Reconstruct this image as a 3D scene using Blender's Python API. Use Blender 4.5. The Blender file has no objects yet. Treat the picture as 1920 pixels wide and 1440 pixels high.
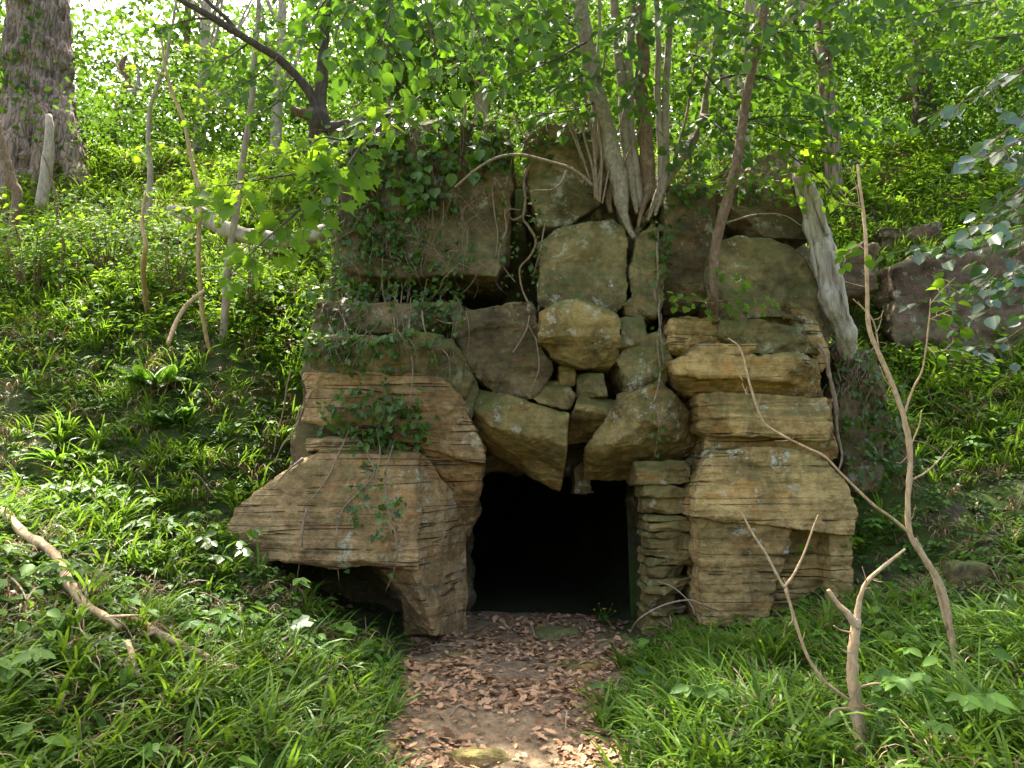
import bpy, bmesh, math, random
import numpy as np
from mathutils import Vector, Matrix
from mathutils.bvhtree import BVHTree

random.seed(7)
RNG = np.random.default_rng(11)
scene = bpy.context.scene
COL = scene.collection

# ------------------------------------------------------------------ camera
EYE = np.array([0.0, 0.0, 1.6])
PITCH = math.radians(7.3)
FPX = 1400.0
CP, SP = math.cos(PITCH), math.sin(PITCH)
cam_d = bpy.data.cameras.new('camera')
cam_d.sensor_width = 36.0
cam_d.lens = FPX / 1920.0 * 36.0
cam_d.clip_start = 0.05
cam_d.clip_end = 2000.0
cam = bpy.data.objects.new('camera', cam_d)
COL.objects.link(cam)
cam.location = EYE
cam.rotation_euler = (math.pi / 2 + PITCH, 0, 0)
scene.camera = cam


def ray(u, v):
    a, b = (u - 960.0) / FPX, (720.0 - v) / FPX
    return np.array([a, CP - b * SP, SP + b * CP])


def P(u, v, Y):
    d = ray(u, v)
    return EYE + d * (Y / d[1])


def project(Q):
    d = Q - EYE
    zc = d[:, 1] * CP + d[:, 2] * SP
    yc = -d[:, 1] * SP + d[:, 2] * CP
    zc = np.where(zc < 0.05, np.nan, zc)
    return 960 + FPX * d[:, 0] / zc, 720 - FPX * yc / zc, zc


# ------------------------------------------------------------------ noise
def _hash(ix, iy, iz, s):
    h = (ix * 374761393 + iy * 668265263 + iz * 2147483647 + s * 1274126177) & 0xFFFFFFFF
    h = ((h ^ (h >> 13)) * 1274126177) & 0xFFFFFFFF
    h = (h ^ (h >> 16)) & 0xFFFFFF
    return h / float(0xFFFFFF)


def vnoise(Q, s=0):
    Q = np.asarray(Q, float)
    i = np.floor(Q).astype(np.int64)
    f = Q - i
    w = f * f * f * (f * (f * 6 - 15) + 10)
    r = 0
    for dx in (0, 1):
        wx = w[:, 0] if dx else 1 - w[:, 0]
        for dy in (0, 1):
            wy = w[:, 1] if dy else 1 - w[:, 1]
            for dz in (0, 1):
                wz = w[:, 2] if dz else 1 - w[:, 2]
                r = r + wx * wy * wz * _hash(i[:, 0] + dx, i[:, 1] + dy, i[:, 2] + dz, s)
    return r * 2 - 1


def fbm(Q, octs=4, s=0):
    a, r, f = 1.0, 0.0, 1.0
    for k in range(octs):
        r = r + a * vnoise(Q * f, s + k * 17)
        a *= 0.5
        f *= 2.03
    return r


def smooth(x, a, b):
    t = np.clip((x - a) / (b - a), 0, 1)
    return t * t * (3 - 2 * t)


# ------------------------------------------------------------------ mesh builder
class MB:
    def __init__(self):
        self.V, self.R, self.G, self.n = [], [], [], 0

    def add(self, verts, groups, rnd=0.5):
        """groups: list of int arrays (M,k)"""
        verts = np.asarray(verts, float)
        for g in groups:
            self.G.append(np.asarray(g, np.int64) + self.n)
        self.V.append(verts)
        self.R.append(np.broadcast_to(np.asarray(rnd, float), (len(verts),)).copy())
        self.n += len(verts)

    def build(self, name, mat, parent=None, smooth_shade=False, origin=None):
        V = np.concatenate(self.V) if self.V else np.zeros((0, 3))
        R = np.concatenate(self.R) if self.R else np.zeros(0)
        if origin is None:
            if parent is not None:
                origin = np.array(parent.matrix_world.translation) if parent.parent is None else np.zeros(3)
                if parent.parent is not None:
                    origin = np.array(parent.location) + np.array(parent.parent.location)
            else:
                origin = np.array([V[:, 0].mean(), V[:, 1].mean(), V[:, 2].min()])
        origin = np.asarray(origin, float)
        me = bpy.data.meshes.new(name)
        me.vertices.add(len(V))
        me.vertices.foreach_set('co', (V - origin).ravel().astype(np.float32))
        loops = np.concatenate([g.ravel() for g in self.G])
        tot = np.concatenate([np.full(len(g), g.shape[1]) for g in self.G])
        start = np.concatenate([[0], np.cumsum(tot)[:-1]])
        me.loops.add(len(loops))
        me.loops.foreach_set('vertex_index', loops.astype(np.int32))
        me.polygons.add(len(tot))
        me.polygons.foreach_set('loop_start', start.astype(np.int32))
        me.polygons.foreach_set('loop_total', tot.astype(np.int32))
        if smooth_shade:
            me.polygons.foreach_set('use_smooth', np.ones(len(tot), bool))
        me.update(calc_edges=True)
        at = me.attributes.new('rnd', 'FLOAT', 'POINT')
        at.data.foreach_set('value', R.astype(np.float32))
        me.materials.append(mat)
        o = bpy.data.objects.new(name, me)
        COL.objects.link(o)
        if parent is not None:
            o.parent = parent
            par = np.array(parent.location)
            if parent.parent is not None:
                par = par + np.array(parent.parent.location)
            o.location = origin - par
        else:
            o.location = origin
        return o


def tag(o, label=None, cat=None, group=None, kind=None):
    if label: o['label'] = label
    if cat: o['category'] = cat
    if group: o['group'] = group
    if kind: o['kind'] = kind
    return o


def empty(name, loc, label, cat, group=None):
    o = bpy.data.objects.new(name, None)
    o.empty_display_size = 0.1
    COL.objects.link(o)
    o.location = loc
    bpy.context.view_layer.update()
    return tag(o, label, cat, group)


def catmull(pts, n=6):
    pts = np.asarray(pts, float)
    if len(pts) < 3:
        t = np.linspace(0, 1, n + 1)[:, None]
        return pts[0] * (1 - t) + pts[-1] * t
    p = np.vstack([2 * pts[0] - pts[1], pts, 2 * pts[-1] - pts[-2]])
    out = []
    for i in range(1, len(p) - 2):
        for k in range(n):
            t = k / n
            out.append(0.5 * ((2 * p[i]) + (-p[i - 1] + p[i + 1]) * t + (2 * p[i - 1] - 5 * p[i] + 4 * p[i + 1] - p[i + 2]) * t * t
                              + (-p[i - 1] + 3 * p[i] - 3 * p[i + 1] + p[i + 2]) * t ** 3))
    out.append(p[-2])
    return np.array(out)


def tube(mb, ctrl, radii, seg=8, n=6, rough=0.0, freq=6.0, ridges=0.0, seed=0, rnd=0.5, wob=0.0):
    """ctrl (k,3), radii (k,). Adds a capped tapered tube."""
    c4 = np.column_stack([np.asarray(ctrl, float), np.asarray(radii, float)])
    c = catmull(c4, n)
    pts, rad = c[:, :3].copy(), np.maximum(c[:, 3], 0.0006)
    if wob:
        pts += wob * np.column_stack([vnoise(pts * 3.1, seed + 1), vnoise(pts * 3.1, seed + 2), vnoise(pts * 3.1, seed + 3)])
    m = len(pts)
    T = np.gradient(pts, axis=0)
    T /= np.linalg.norm(T, axis=1)[:, None] + 1e-9
    ref = np.array([0.0, 1.0, 0.0]) if abs(T[0, 1]) < 0.8 else np.array([1.0, 0, 0])
    N = np.zeros_like(T)
    a = np.cross(T[0], ref); a /= np.linalg.norm(a)
    N[0] = a
    for i in range(1, m):
        a = N[i - 1] - T[i] * np.dot(N[i - 1], T[i])
        N[i] = a / (np.linalg.norm(a) + 1e-9)
    B = np.cross(T, N)
    th = np.linspace(0, 2 * math.pi, seg, endpoint=False)
    dirs = N[:, None, :] * np.cos(th)[None, :, None] + B[:, None, :] * np.sin(th)[None, :, None]
    r = np.repeat(rad[:, None], seg, 1)
    V0 = pts[:, None, :] + dirs * r[:, :, None]
    if rough or ridges:
        Q = V0.reshape(-1, 3)
        d = rough * fbm(Q * freq, 3, seed).reshape(m, seg)
        if ridges:
            s = np.cumsum(np.r_[0, np.linalg.norm(np.diff(pts, axis=0), axis=1)])
            A = np.column_stack([np.tile(np.cos(th) * 3.2, m), np.tile(np.sin(th) * 3.2, m), np.repeat(s * 2.2, seg)])
            d = d - ridges * np.abs(vnoise(A * 2.2, seed + 5)).reshape(m, seg)
        V0 = V0 + dirs * (d * rad[:, None])[:, :, None]
    V = np.vstack([V0.reshape(-1, 3), pts[0], pts[-1]])
    i = np.arange(m - 1)[:, None] * seg
    j = np.arange(seg)[None, :]
    k = (j + 1) % seg
    quads = np.stack([i + j, i + k, i + seg + k, i + seg + j], -1).reshape(-1, 4)
    jj = np.arange(seg)
    cap0 = np.stack([np.full(seg, m * seg), (jj + 1) % seg, jj], -1)
    cap1 = np.stack([np.full(seg, m * seg + 1), (m - 1) * seg + jj, (m - 1) * seg + (jj + 1) % seg], -1)
    mb.add(V, [quads, cap0, cap1], rnd)
    return pts, rad


# ------------------------------------------------------------------ leaf templates (x across, y along, z up)
def leaf_shape(half, fold=0.25, bend=0.25):
    """half: outline points from base to tip on the +x side (first and last on the midrib)."""
    h = np.array(half, float)
    k = len(h)
    R = np.column_stack([h[:, 0], h[:, 1], np.abs(h[:, 0]) * fold - bend * h[:, 1] ** 2])
    Lm = R[1:-1] * np.array([-1, 1, 1])
    V = np.vstack([R, Lm])
    right = np.array([list(range(k))])
    left = np.array([[0] + [k - 1] + list(range(k + len(Lm) - 1, k - 1, -1))])
    return V, [right, left]


HAZEL = leaf_shape([(0, 0), (.26, .04), (.44, .26), (.48, .5), (.40, .70), (.22, .86), (0, 1.06)], .22, .22)
MAPLE = leaf_shape([(0, 0.08), (.22, -.04), (.46, .12), (.36, .27), (.60, .50), (.36, .56), (.30, .74), (.14, .72), (0, 1.05)], .15, .2)
IVY = leaf_shape([(0, 0.1), (.24, -.06), (.46, .16), (.30, .34), (.34, .58), (.12, .70), (0, 1.0)], .12, .15)
HERB = leaf_shape([(0, 0), (.27, .25), (.30, .55), (.14, .85), (0, 1.0)], .2, .25)
TINY = leaf_shape([(0, 0), (.36, .45), (0, 1.0)], .25, .2)
LONG = leaf_shape([(0, 0), (.12, .2), (.16, .5), (.10, .82), (0, 1.0)], .25, .35)
OAKDEAD = leaf_shape([(0, 0), (.10, .10), (.22, .2), (.13, .3), (.30, .42), (.20, .52), (.32, .68), (.18, .78), (.16, .94), (0, 1.0)], .3, -.15)


def frames(direction, normal):
    y = direction / (np.linalg.norm(direction, axis=1)[:, None] + 1e-9)
    x = np.cross(y, normal)
    x /= np.linalg.norm(x, axis=1)[:, None] + 1e-9
    z = np.cross(x, y)
    return x, y, z


def put_leaves(mb, tmpl, pos, direction, normal, size, rnd, squash=None):
    V, G = tmpl
    M, n = len(pos), len(V)
    if M == 0:
        return
    x, y, z = frames(direction, normal)
    size = np.broadcast_to(size, (M,))
    W = V[None, :, 0, None] * x[:, None, :] + V[None, :, 1, None] * y[:, None, :] + V[None, :, 2, None] * z[:, None, :]
    W = pos[:, None, :] + W * size[:, None, None]
    off = (np.arange(M) * n)[:, None, None]
    mb.add(W.reshape(-1, 3), [(g[None, :, :] + off).reshape(-1, g.shape[1]) for g in G], np.repeat(np.broadcast_to(rnd, (M,)), n))


def rand_dirs(n, zscale=1.0):
    d = RNG.normal(size=(n, 3))
    d[:, 2] *= zscale
    return d / (np.linalg.norm(d, axis=1)[:, None] + 1e-9)


# ------------------------------------------------------------------ materials
def newmat(name):
    m = bpy.data.materials.new(name)
    m.use_nodes = True
    nt = m.node_tree
    for n in list(nt.nodes):
        nt.nodes.remove(n)
    return m, nt, nt.nodes, nt.links


def ramp(nodes, stops):
    r = nodes.new('ShaderNodeValToRGB')
    e = r.color_ramp.elements
    while len(e) < len(stops):
        e.new(0.5)
    for k, (p, c) in enumerate(stops):
        e[k].position = p
        e[k].color = (c[0], c[1], c[2], 1)
    return r


def noise_node(nodes, links, vec, scale, detail=4, rough=0.55, dist=0.0):
    n = nodes.new('ShaderNodeTexNoise')
    n.inputs['Scale'].default_value = scale
    n.inputs['Detail'].default_value = detail
    n.inputs['Roughness'].default_value = rough
    n.inputs['Distortion'].default_value = dist
    links.new(vec, n.inputs['Vector'])
    return n.outputs['Fac']


def mixc(nodes, links, fac, a, b, mode='MIX'):
    m = nodes.new('ShaderNodeMix')
    m.data_type = 'RGBA'
    m.blend_type = mode
    for sock, val in ((m.inputs[0], fac), (m.inputs[6], a), (m.inputs[7], b)):
        if hasattr(val, 'links'):
            links.new(val, sock)
        elif isinstance(val, (int, float)):
            sock.default_value = val
        else:
            sock.default_value = (val[0], val[1], val[2], 1)
    return m.outputs[2]


def mrange(nodes, links, val, a, b, c=0.0, d=1.0):
    m = nodes.new('ShaderNodeMapRange')
    links.new(val, m.inputs[0])
    for i, x in enumerate((a, b, c, d)):
        m.inputs[i + 1].default_value = x
    return m.outputs[0]


def mmath(nodes, links, op, a, b=None):
    m = nodes.new('ShaderNodeMath')
    m.operation = op
    for s, v in ((m.inputs[0], a), (m.inputs[1], b)):
        if v is None: continue
        if hasattr(v, 'links'): links.new(v, s)
        else: s.default_value = v
    return m.outputs[0]


def mapping(nodes, links, vec, scale=(1, 1, 1), rot=(0, 0, 0)):
    m = nodes.new('ShaderNodeMapping')
    m.inputs['Scale'].default_value = scale
    m.inputs['Rotation'].default_value = rot
    links.new(vec, m.inputs['Vector'])
    return m.outputs[0]


def rock_mat(name, dark, mid, light, moss=0.4, lichen=0.3, strata=0.5, stain=0.5, mosscol=(0.065, 0.085, 0.015)):
    m, nt, N, Lk = newmat(name)
    geo = N.new('ShaderNodeNewGeometry')
    pos = geo.outputs['Position']
    big = noise_node(N, Lk, pos, 1.7, 5, 0.6, 0.6)
    fine = noise_node(N, Lk, pos, 14, 6, 0.65)
    lay = noise_node(N, Lk, mapping(N, Lk, pos, (1.3, 1.3, 17), (0.02, 0.03, 0)), 1.0, 6, 0.65, 0.3)
    col = ramp(N, [(0.36, dark), (0.48, mid), (0.585, light), (0.72, tuple(1.15 * c for c in light))])
    f = mmath(N, Lk, 'ADD', mmath(N, Lk, 'MULTIPLY', big, 0.62 - 0.22 * strata), mmath(N, Lk, 'ADD', mmath(N, Lk, 'MULTIPLY', fine, 0.28), mmath(N, Lk, 'MULTIPLY', lay, 0.10 + 0.22 * strata)))
    Lk.new(f, col.inputs[0])
    c = col.outputs[0]
    # iron and damp stains
    st = mrange(N, Lk, noise_node(N, Lk, mapping(N, Lk, pos, (1, 1, 0.55)), 2.6, 5, 0.7, 1.0), 0.52, 0.68, 0, stain)
    c = mixc(N, Lk, st, c, tuple(0.42 * x for x in dark))
    rust = mrange(N, Lk, noise_node(N, Lk, mapping(N, Lk, pos, (1, 1, 2.0)), 3.3, 4, 0.6, 0.4), 0.56, 0.70, 0, 0.55)
    c = mixc(N, Lk, rust, c, (mid[0] * 1.5, mid[1] * 1.0, mid[2] * 0.55))
    # lichen
    lz = mmath(N, Lk, 'ADD', mmath(N, Lk, 'MULTIPLY', noise_node(N, Lk, pos, 5.5, 5, 0.72), 0.75), mmath(N, Lk, 'MULTIPLY', noise_node(N, Lk, pos, 32, 4, 0.7), 0.25))
    zone = mrange(N, Lk, noise_node(N, Lk, pos, 1.3, 3, 0.5), 0.44, 0.56, 0, 1)
    lf = mmath(N, Lk, 'MULTIPLY', mrange(N, Lk, lz, 0.555, 0.60, 0, 1), mmath(N, Lk, 'MULTIPLY', zone, lichen))
    c = mixc(N, Lk, lf, c, (0.47, 0.46, 0.36))
    line = None
    if strata > 0.4:
        l2 = noise_node(N, Lk, mapping(N, Lk, pos, (0.30, 0.30, 8), (0.015, -0.02, 0)), 1.0, 2, 0.45, 0.1)
        gap = mmath(N, Lk, 'ABSOLUTE', mmath(N, Lk, 'SUBTRACT', l2, 0.5))
        brk = mrange(N, Lk, noise_node(N, Lk, pos, 3.0, 3, 0.6), 0.44, 0.54, 0, 1)
        line = mmath(N, Lk, 'MULTIPLY', mrange(N, Lk, gap, 0.0, 0.016, 1, 0), brk)
        c = mixc(N, Lk, mmath(N, Lk, 'MULTIPLY', line, 0.6), c, tuple(0.35 * x for x in dark))
    # moss on tops and damp zones
    sep = N.new('ShaderNodeSeparateXYZ')
    Lk.new(geo.outputs['Normal'], sep.inputs[0])
    mz = mmath(N, Lk, 'ADD', mmath(N, Lk, 'MULTIPLY', sep.outputs[2], 0.55), mmath(N, Lk, 'MULTIPLY', noise_node(N, Lk, pos, 3.6, 5, 0.7), 1.1))
    mf = mmath(N, Lk, 'MULTIPLY', mrange(N, Lk, mz, 0.62 - 0.22 * moss, 0.95 - 0.2 * moss, 0, 1), min(1.0, 0.45 + moss * 0.5))
    c = mixc(N, Lk, mf, c, mosscol)
    # bump
    h = mmath(N, Lk, 'ADD', mmath(N, Lk, 'MULTIPLY', lay, 0.5 * strata), mmath(N, Lk, 'ADD', mmath(N, Lk, 'MULTIPLY', fine, 0.5), mmath(N, Lk, 'MULTIPLY', noise_node(N, Lk, pos, 60, 4, 0.6), 0.22)))
    if line is not None:
        h = mmath(N, Lk, 'SUBTRACT', h, mmath(N, Lk, 'MULTIPLY', line, 0.9))
    b = N.new('ShaderNodeBump')
    b.inputs['Strength'].default_value = 0.9
    b.inputs['Distance'].default_value = 0.06
    Lk.new(h, b.inputs['Height'])
    p = N.new('ShaderNodeBsdfPrincipled')
    p.inputs['Roughness'].default_value = 0.85
    p.inputs['Specular IOR Level'].default_value = 0.25
    Lk.new(c, p.inputs['Base Color'])
    Lk.new(b.outputs[0], p.inputs['Normal'])
    out = N.new('ShaderNodeOutputMaterial')
    Lk.new(p.outputs[0], out.inputs[0])
    return m


def leaf_mat(name, dark, light, trans, tfac=0.45, rough=0.42, spec=0.4, noise_amt=0.35):
    m, nt, N, Lk = newmat(name)
    at = N.new('ShaderNodeAttribute')
    at.attribute_name = 'rnd'
    r = ramp(N, [(0.0, dark), (1.0, light)])
    Lk.new(at.outputs['Fac'], r.inputs[0])
    tr = ramp(N, [(0.0, tuple(0.7 * c for c in trans)), (1.0, trans)])
    Lk.new(at.outputs['Fac'], tr.inputs[0])
    p = N.new('ShaderNodeBsdfPrincipled')
    p.inputs['Roughness'].default_value = rough
    p.inputs['Specular IOR Level'].default_value = spec
    Lk.new(r.outputs[0], p.inputs['Base Color'])
    t = N.new('ShaderNodeBsdfTranslucent')
    Lk.new(tr.outputs[0], t.inputs['Color'])
    mx = N.new('ShaderNodeMixShader')
    mx.inputs[0].default_value = tfac
    Lk.new(p.outputs[0], mx.inputs[1])
    Lk.new(t.outputs[0], mx.inputs[2])
    out = N.new('ShaderNodeOutputMaterial')
    Lk.new(mx.outputs[0], out.inputs[0])
    return m


def bark_mat(name, dark, light, scale=8.0, stretch=0.22, moss=0.2, bump=0.6, mosscol=(0.08, 0.10, 0.02), spots=0.0, crk=0.10):
    m, nt, N, Lk = newmat(name)
    geo = N.new('ShaderNodeNewGeometry')
    pos = geo.outputs['Position']
    mp = mapping(N, Lk, pos, (1, 1, stretch))
    n1 = noise_node(N, Lk, mp, scale * 2.2, 6, 0.65, 0.4)
    v = N.new('ShaderNodeTexVoronoi')
    v.inputs['Scale'].default_value = scale * 1.4
    v.feature = 'DISTANCE_TO_EDGE'
    wv = N.new('ShaderNodeVectorMath')
    wv.operation = 'ADD'
    Lk.new(mp, wv.inputs[0])
    nv = N.new('ShaderNodeTexNoise')
    nv.inputs['Scale'].default_value = scale * .8
    Lk.new(mp, nv.inputs['Vector'])
    sc = N.new('ShaderNodeVectorMath')
    sc.operation = 'SCALE'
    Lk.new(nv.outputs['Color'], sc.inputs[0])
    sc.inputs['Scale'].default_value = 1.2 / scale
    Lk.new(sc.outputs[0], wv.inputs[1])
    Lk.new(wv.outputs[0], v.inputs['Vector'])
    crack = mrange(N, Lk, v.outputs['Distance'], 0.0, 0.16, 0, 1)
    f = mmath(N, Lk, 'MULTIPLY', mmath(N, Lk, 'ADD', mmath(N, Lk, 'MULTIPLY', crack, crk), 1.0 - crk), n1)
    c = ramp(N, [(0.22, dark), (0.58, light)])
    Lk.new(f, c.inputs[0])
    col = c.outputs[0]
    if spots:
        sp = mrange(N, Lk, noise_node(N, Lk, pos, scale * 1.3, 4, 0.6), 0.56, 0.62, 0, spots)
        col = mixc(N, Lk, sp, col, (0.42, 0.40, 0.34))
    mo = mrange(N, Lk, noise_node(N, Lk, pos, 3.2, 4, 0.65), 0.60 - 0.25 * moss, 0.80 - 0.2 * moss, 0, min(0.9, moss * 1.6))
    col = mixc(N, Lk, mo, col, mosscol)
    b = N.new('ShaderNodeBump')
    b.inputs['Strength'].default_value = bump
    b.inputs['Distance'].default_value = 0.03
    Lk.new(f, b.inputs['Height'])
    p = N.new('ShaderNodeBsdfPrincipled')
    p.inputs['Roughness'].default_value = 0.85
    p.inputs['Specular IOR Level'].default_value = 0.2
    Lk.new(col, p.inputs['Base Color'])
    Lk.new(b.outputs[0], p.inputs['Normal'])
    out = N.new('ShaderNodeOutputMaterial')
    Lk.new(p.outputs[0], out.inputs[0])
    return m


M = {}
M['rock_pink'] = rock_mat('rock_pink_brown', (0.090, 0.053, 0.025), (0.255, 0.158, 0.068), (0.46, 0.298, 0.135), 0.10, 0.6, 0.75, 0.40)
M['rock_olive'] = rock_mat('rock_olive', (0.052, 0.042, 0.017), (0.140, 0.110, 0.045), (0.26, 0.205, 0.088), 0.45, 0.7, 0.25, 0.6)
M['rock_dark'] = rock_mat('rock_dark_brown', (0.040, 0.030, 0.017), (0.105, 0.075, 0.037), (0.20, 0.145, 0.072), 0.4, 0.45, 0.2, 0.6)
M['rock_ochre'] = rock_mat('rock_ochre', (0.062, 0.044, 0.017), (0.182, 0.128, 0.045), (0.34, 0.245, 0.09), 0.25, 0.55, 0.35, 0.55)
M['rock_tan'] = rock_mat('rock_tan', (0.095, 0.060, 0.022), (0.29, 0.188, 0.066), (0.52, 0.352, 0.135), 0.14, 0.95, 0.75, 0.6)
M['rock_purple'] = rock_mat('rock_purple', (0.050, 0.032, 0.022), (0.110, 0.070, 0.047), (0.19, 0.130, 0.090), 0.35, 0.6, 0.4, 0.5)
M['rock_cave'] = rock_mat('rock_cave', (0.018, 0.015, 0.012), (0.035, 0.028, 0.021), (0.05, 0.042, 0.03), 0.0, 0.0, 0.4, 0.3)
M['bark_oak'] = bark_mat('bark_oak', (0.040, 0.027, 0.019), (0.29, 0.21, 0.155), 9.0, 0.12, 0.2, 1.0, crk=0.40)
M['bark_hazel'] = bark_mat('bark_hazel', (0.10, 0.075, 0.050), (0.30, 0.25, 0.18), 14, 0.5, 0.30, 0.35, spots=0.35)
M['bark_brown'] = bark_mat('bark_brown', (0.055, 0.035, 0.020), (0.19, 0.125, 0.075), 14, 0.4, 0.1, 0.4, spots=0.2)
M['bark_dark'] = bark_mat('bark_dark', (0.022, 0.017, 0.013), (0.085, 0.065, 0.05), 12, 0.4, 0.15, 0.5)
M['bark_grey'] = bark_mat('bark_grey', (0.13, 0.105, 0.08), (0.37, 0.31, 0.24), 9, 0.4, 0.1, 0.4)
M['bark_dead'] = bark_mat('bark_dead', (0.12, 0.10, 0.075), (0.44, 0.39, 0.31), 12, 0.12, 0.10, 0.9)
M['bark_tan'] = bark_mat('bark_tan', (0.19, 0.125, 0.065), (0.48, 0.33, 0.18), 18, 0.4, 0.03, 0.5, spots=0.25)
M['twig'] = bark_mat('twig_bark', (0.06, 0.042, 0.028), (0.24, 0.175, 0.115), 20, 0.4, 0.1, 0.4)
M['vine'] = bark_mat('vine_bark', (0.07, 0.05, 0.03), (0.28, 0.205, 0.135), 20, 0.4, 0.05, 0.4)
M['hazel'] = leaf_mat('hazel_leaf', (0.026, 0.076, 0.006), (0.066, 0.150, 0.010), (0.14, 0.29, 0.012), 0.5, 0.5, 0.25)
M['canopy'] = leaf_mat('canopy_leaf', (0.016, 0.050, 0.007), (0.062, 0.130, 0.014), (0.10, 0.195, 0.014), 0.5, 0.6, 0.10)
M['shrub'] = leaf_mat('shrub_leaf', (0.040, 0.100, 0.006), (0.100, 0.200, 0.011), (0.30, 0.50, 0.020), 0.55, 0.62, 0.10)
M['bluish'] = leaf_mat('glossy_leaf', (0.035, 0.080, 0.028), (0.065, 0.125, 0.050), (0.12, 0.26, 0.04), 0.35, 0.25, 0.9)
M['ivy'] = leaf_mat('ivy_leaf', (0.018, 0.048, 0.007), (0.080, 0.150, 0.016), (0.15, 0.30, 0.02), 0.3, 0.42, 0.35)
M['grass'] = leaf_mat('grass_blade', (0.034, 0.080, 0.006), (0.125, 0.215, 0.020), (0.22, 0.38, 0.022), 0.35, 0.5, 0.22)
M['herb'] = leaf_mat('herb_leaf', (0.034, 0.086, 0.010), (0.100, 0.195, 0.024), (0.20, 0.37, 0.025), 0.35, 0.55, 0.18)
M['fern'] = leaf_mat('fern_leaf', (0.040, 0.095, 0.010), (0.080, 0.170, 0.018), (0.20, 0.40, 0.03), 0.45, 0.42, 0.4)
M['dead'] = leaf_mat('dead_leaf', (0.135, 0.066, 0.030), (0.54, 0.325, 0.175), (0.2, 0.1, 0.04), 0.12, 0.65, 0.15)
M['straw'] = leaf_mat('dry_blade', (0.14, 0.085, 0.040), (0.34, 0.23, 0.12), (0.2, 0.12, 0.05), 0.2, 0.6, 0.3)
M['yellow'] = leaf_mat('yellow_petal', (0.55, 0.42, 0.02), (0.75, 0.60, 0.05), (0.5, 0.4, 0.03), 0.3, 0.5, 0.3)


def ground_mat():
    m, nt, N, Lk = newmat('woodland_soil')
    geo = N.new('ShaderNodeNewGeometry')
    pos = geo.outputs['Position']
    f = noise_node(N, Lk, pos, 5, 7, 0.7, 0.3)
    c = ramp(N, [(0.3, (0.030, 0.021, 0.014)), (0.5, (0.075, 0.055, 0.036)), (0.68, (0.14, 0.11, 0.075))])
    Lk.new(f, c.inputs[0])
    mo = mrange(N, Lk, noise_node(N, Lk, pos, 1.8, 5, 0.7), 0.34, 0.52, 0, 0.88)
    col = mixc(N, Lk, mo, c.outputs[0], (0.058, 0.088, 0.016))
    # the trodden path stays bare and dry
    sep = N.new('ShaderNodeSeparateXYZ')
    Lk.new(pos, sep.inputs[0])
    wob = mmath(N, Lk, 'MULTIPLY', noise_node(N, Lk, pos, 1.6, 3), 0.9)
    dx = mmath(N, Lk, 'ABSOLUTE', mmath(N, Lk, 'ADD', sep.outputs[0], mmath(N, Lk, 'SUBTRACT', wob, 0.42)))
    near = mmath(N, Lk, 'MULTIPLY', mrange(N, Lk, dx, 0.75, 1.15, 1, 0), mrange(N, Lk, sep.outputs[1], 8.0, 8.6, 1, 0))
    soil = ramp(N, [(0.3, (0.085, 0.055, 0.030)), (0.5, (0.21, 0.145, 0.082)), (0.7, (0.32, 0.235, 0.14))])
    Lk.new(noise_node(N, Lk, pos, 9, 7, 0.7, 0.4), soil.inputs[0])
    col = mixc(N, Lk, near, col, soil.outputs[0])
    b = N.new('ShaderNodeBump')
    b.inputs['Strength'].default_value = 0.9
    b.inputs['Distance'].default_value = 0.05
    Lk.new(noise_node(N, Lk, pos, 16, 6, 0.7), b.inputs['Height'])
    p = N.new('ShaderNodeBsdfPrincipled')
    p.inputs['Roughness'].default_value = 0.95
    p.inputs['Specular IOR Level'].default_value = 0.15
    Lk.new(col, p.inputs['Base Color'])
    Lk.new(b.outputs[0], p.inputs['Normal'])
    out = N.new('ShaderNodeOutputMaterial')
    Lk.new(p.outputs[0], out.inputs[0])
    return m


M['ground'] = ground_mat()

# ------------------------------------------------------------------ light
SUN_EL, SUN_AZ = math.radians(62), math.radians(-28)     # azimuth from +Y towards +X
sdir = np.array([math.sin(SUN_AZ) * math.cos(SUN_EL), math.cos(SUN_AZ) * math.cos(SUN_EL), math.sin(SUN_EL)])
w = bpy.data.worlds.new('World')
scene.world = w
w.use_nodes = True
wn, wl = w.node_tree.nodes, w.node_tree.links
bg = wn['Background']
sky = wn.new('ShaderNodeTexSky')
sky.sky_type = 'NISHITA'
sky.sun_disc = False
sky.sun_elevation = SUN_EL
sky.sun_rotation = SUN_AZ
sky.air_density = 1.0
sky.dust_density = 7.0
sky.ozone_density = 0.0
wl.new(sky.outputs[0], bg.inputs[0])
bg.inputs[1].default_value = 0.15
ld = bpy.data.lights.new('sun', 'SUN')
ld.energy = 4.2
ld.angle = math.radians(0.5)
ld.color = (1.0, 0.95, 0.86)
lo = bpy.data.objects.new('sun', ld)
COL.objects.link(lo)
lo.rotation_euler = Vector(sdir).to_track_quat('Z', 'Y').to_euler()
lo.location = (0, 0, 30)
vs = scene.view_settings
vs.view_transform = 'Standard'
vs.look = 'None'
vs.exposure = 2.45
vs.gamma = 1.0
scene.cycles.max_bounces = 8
scene.cycles.diffuse_bounces = 4
scene.cycles.transmission_bounces = 6
scene.cycles.use_denoising = True

# ------------------------------------------------------------------ terrain


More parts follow.
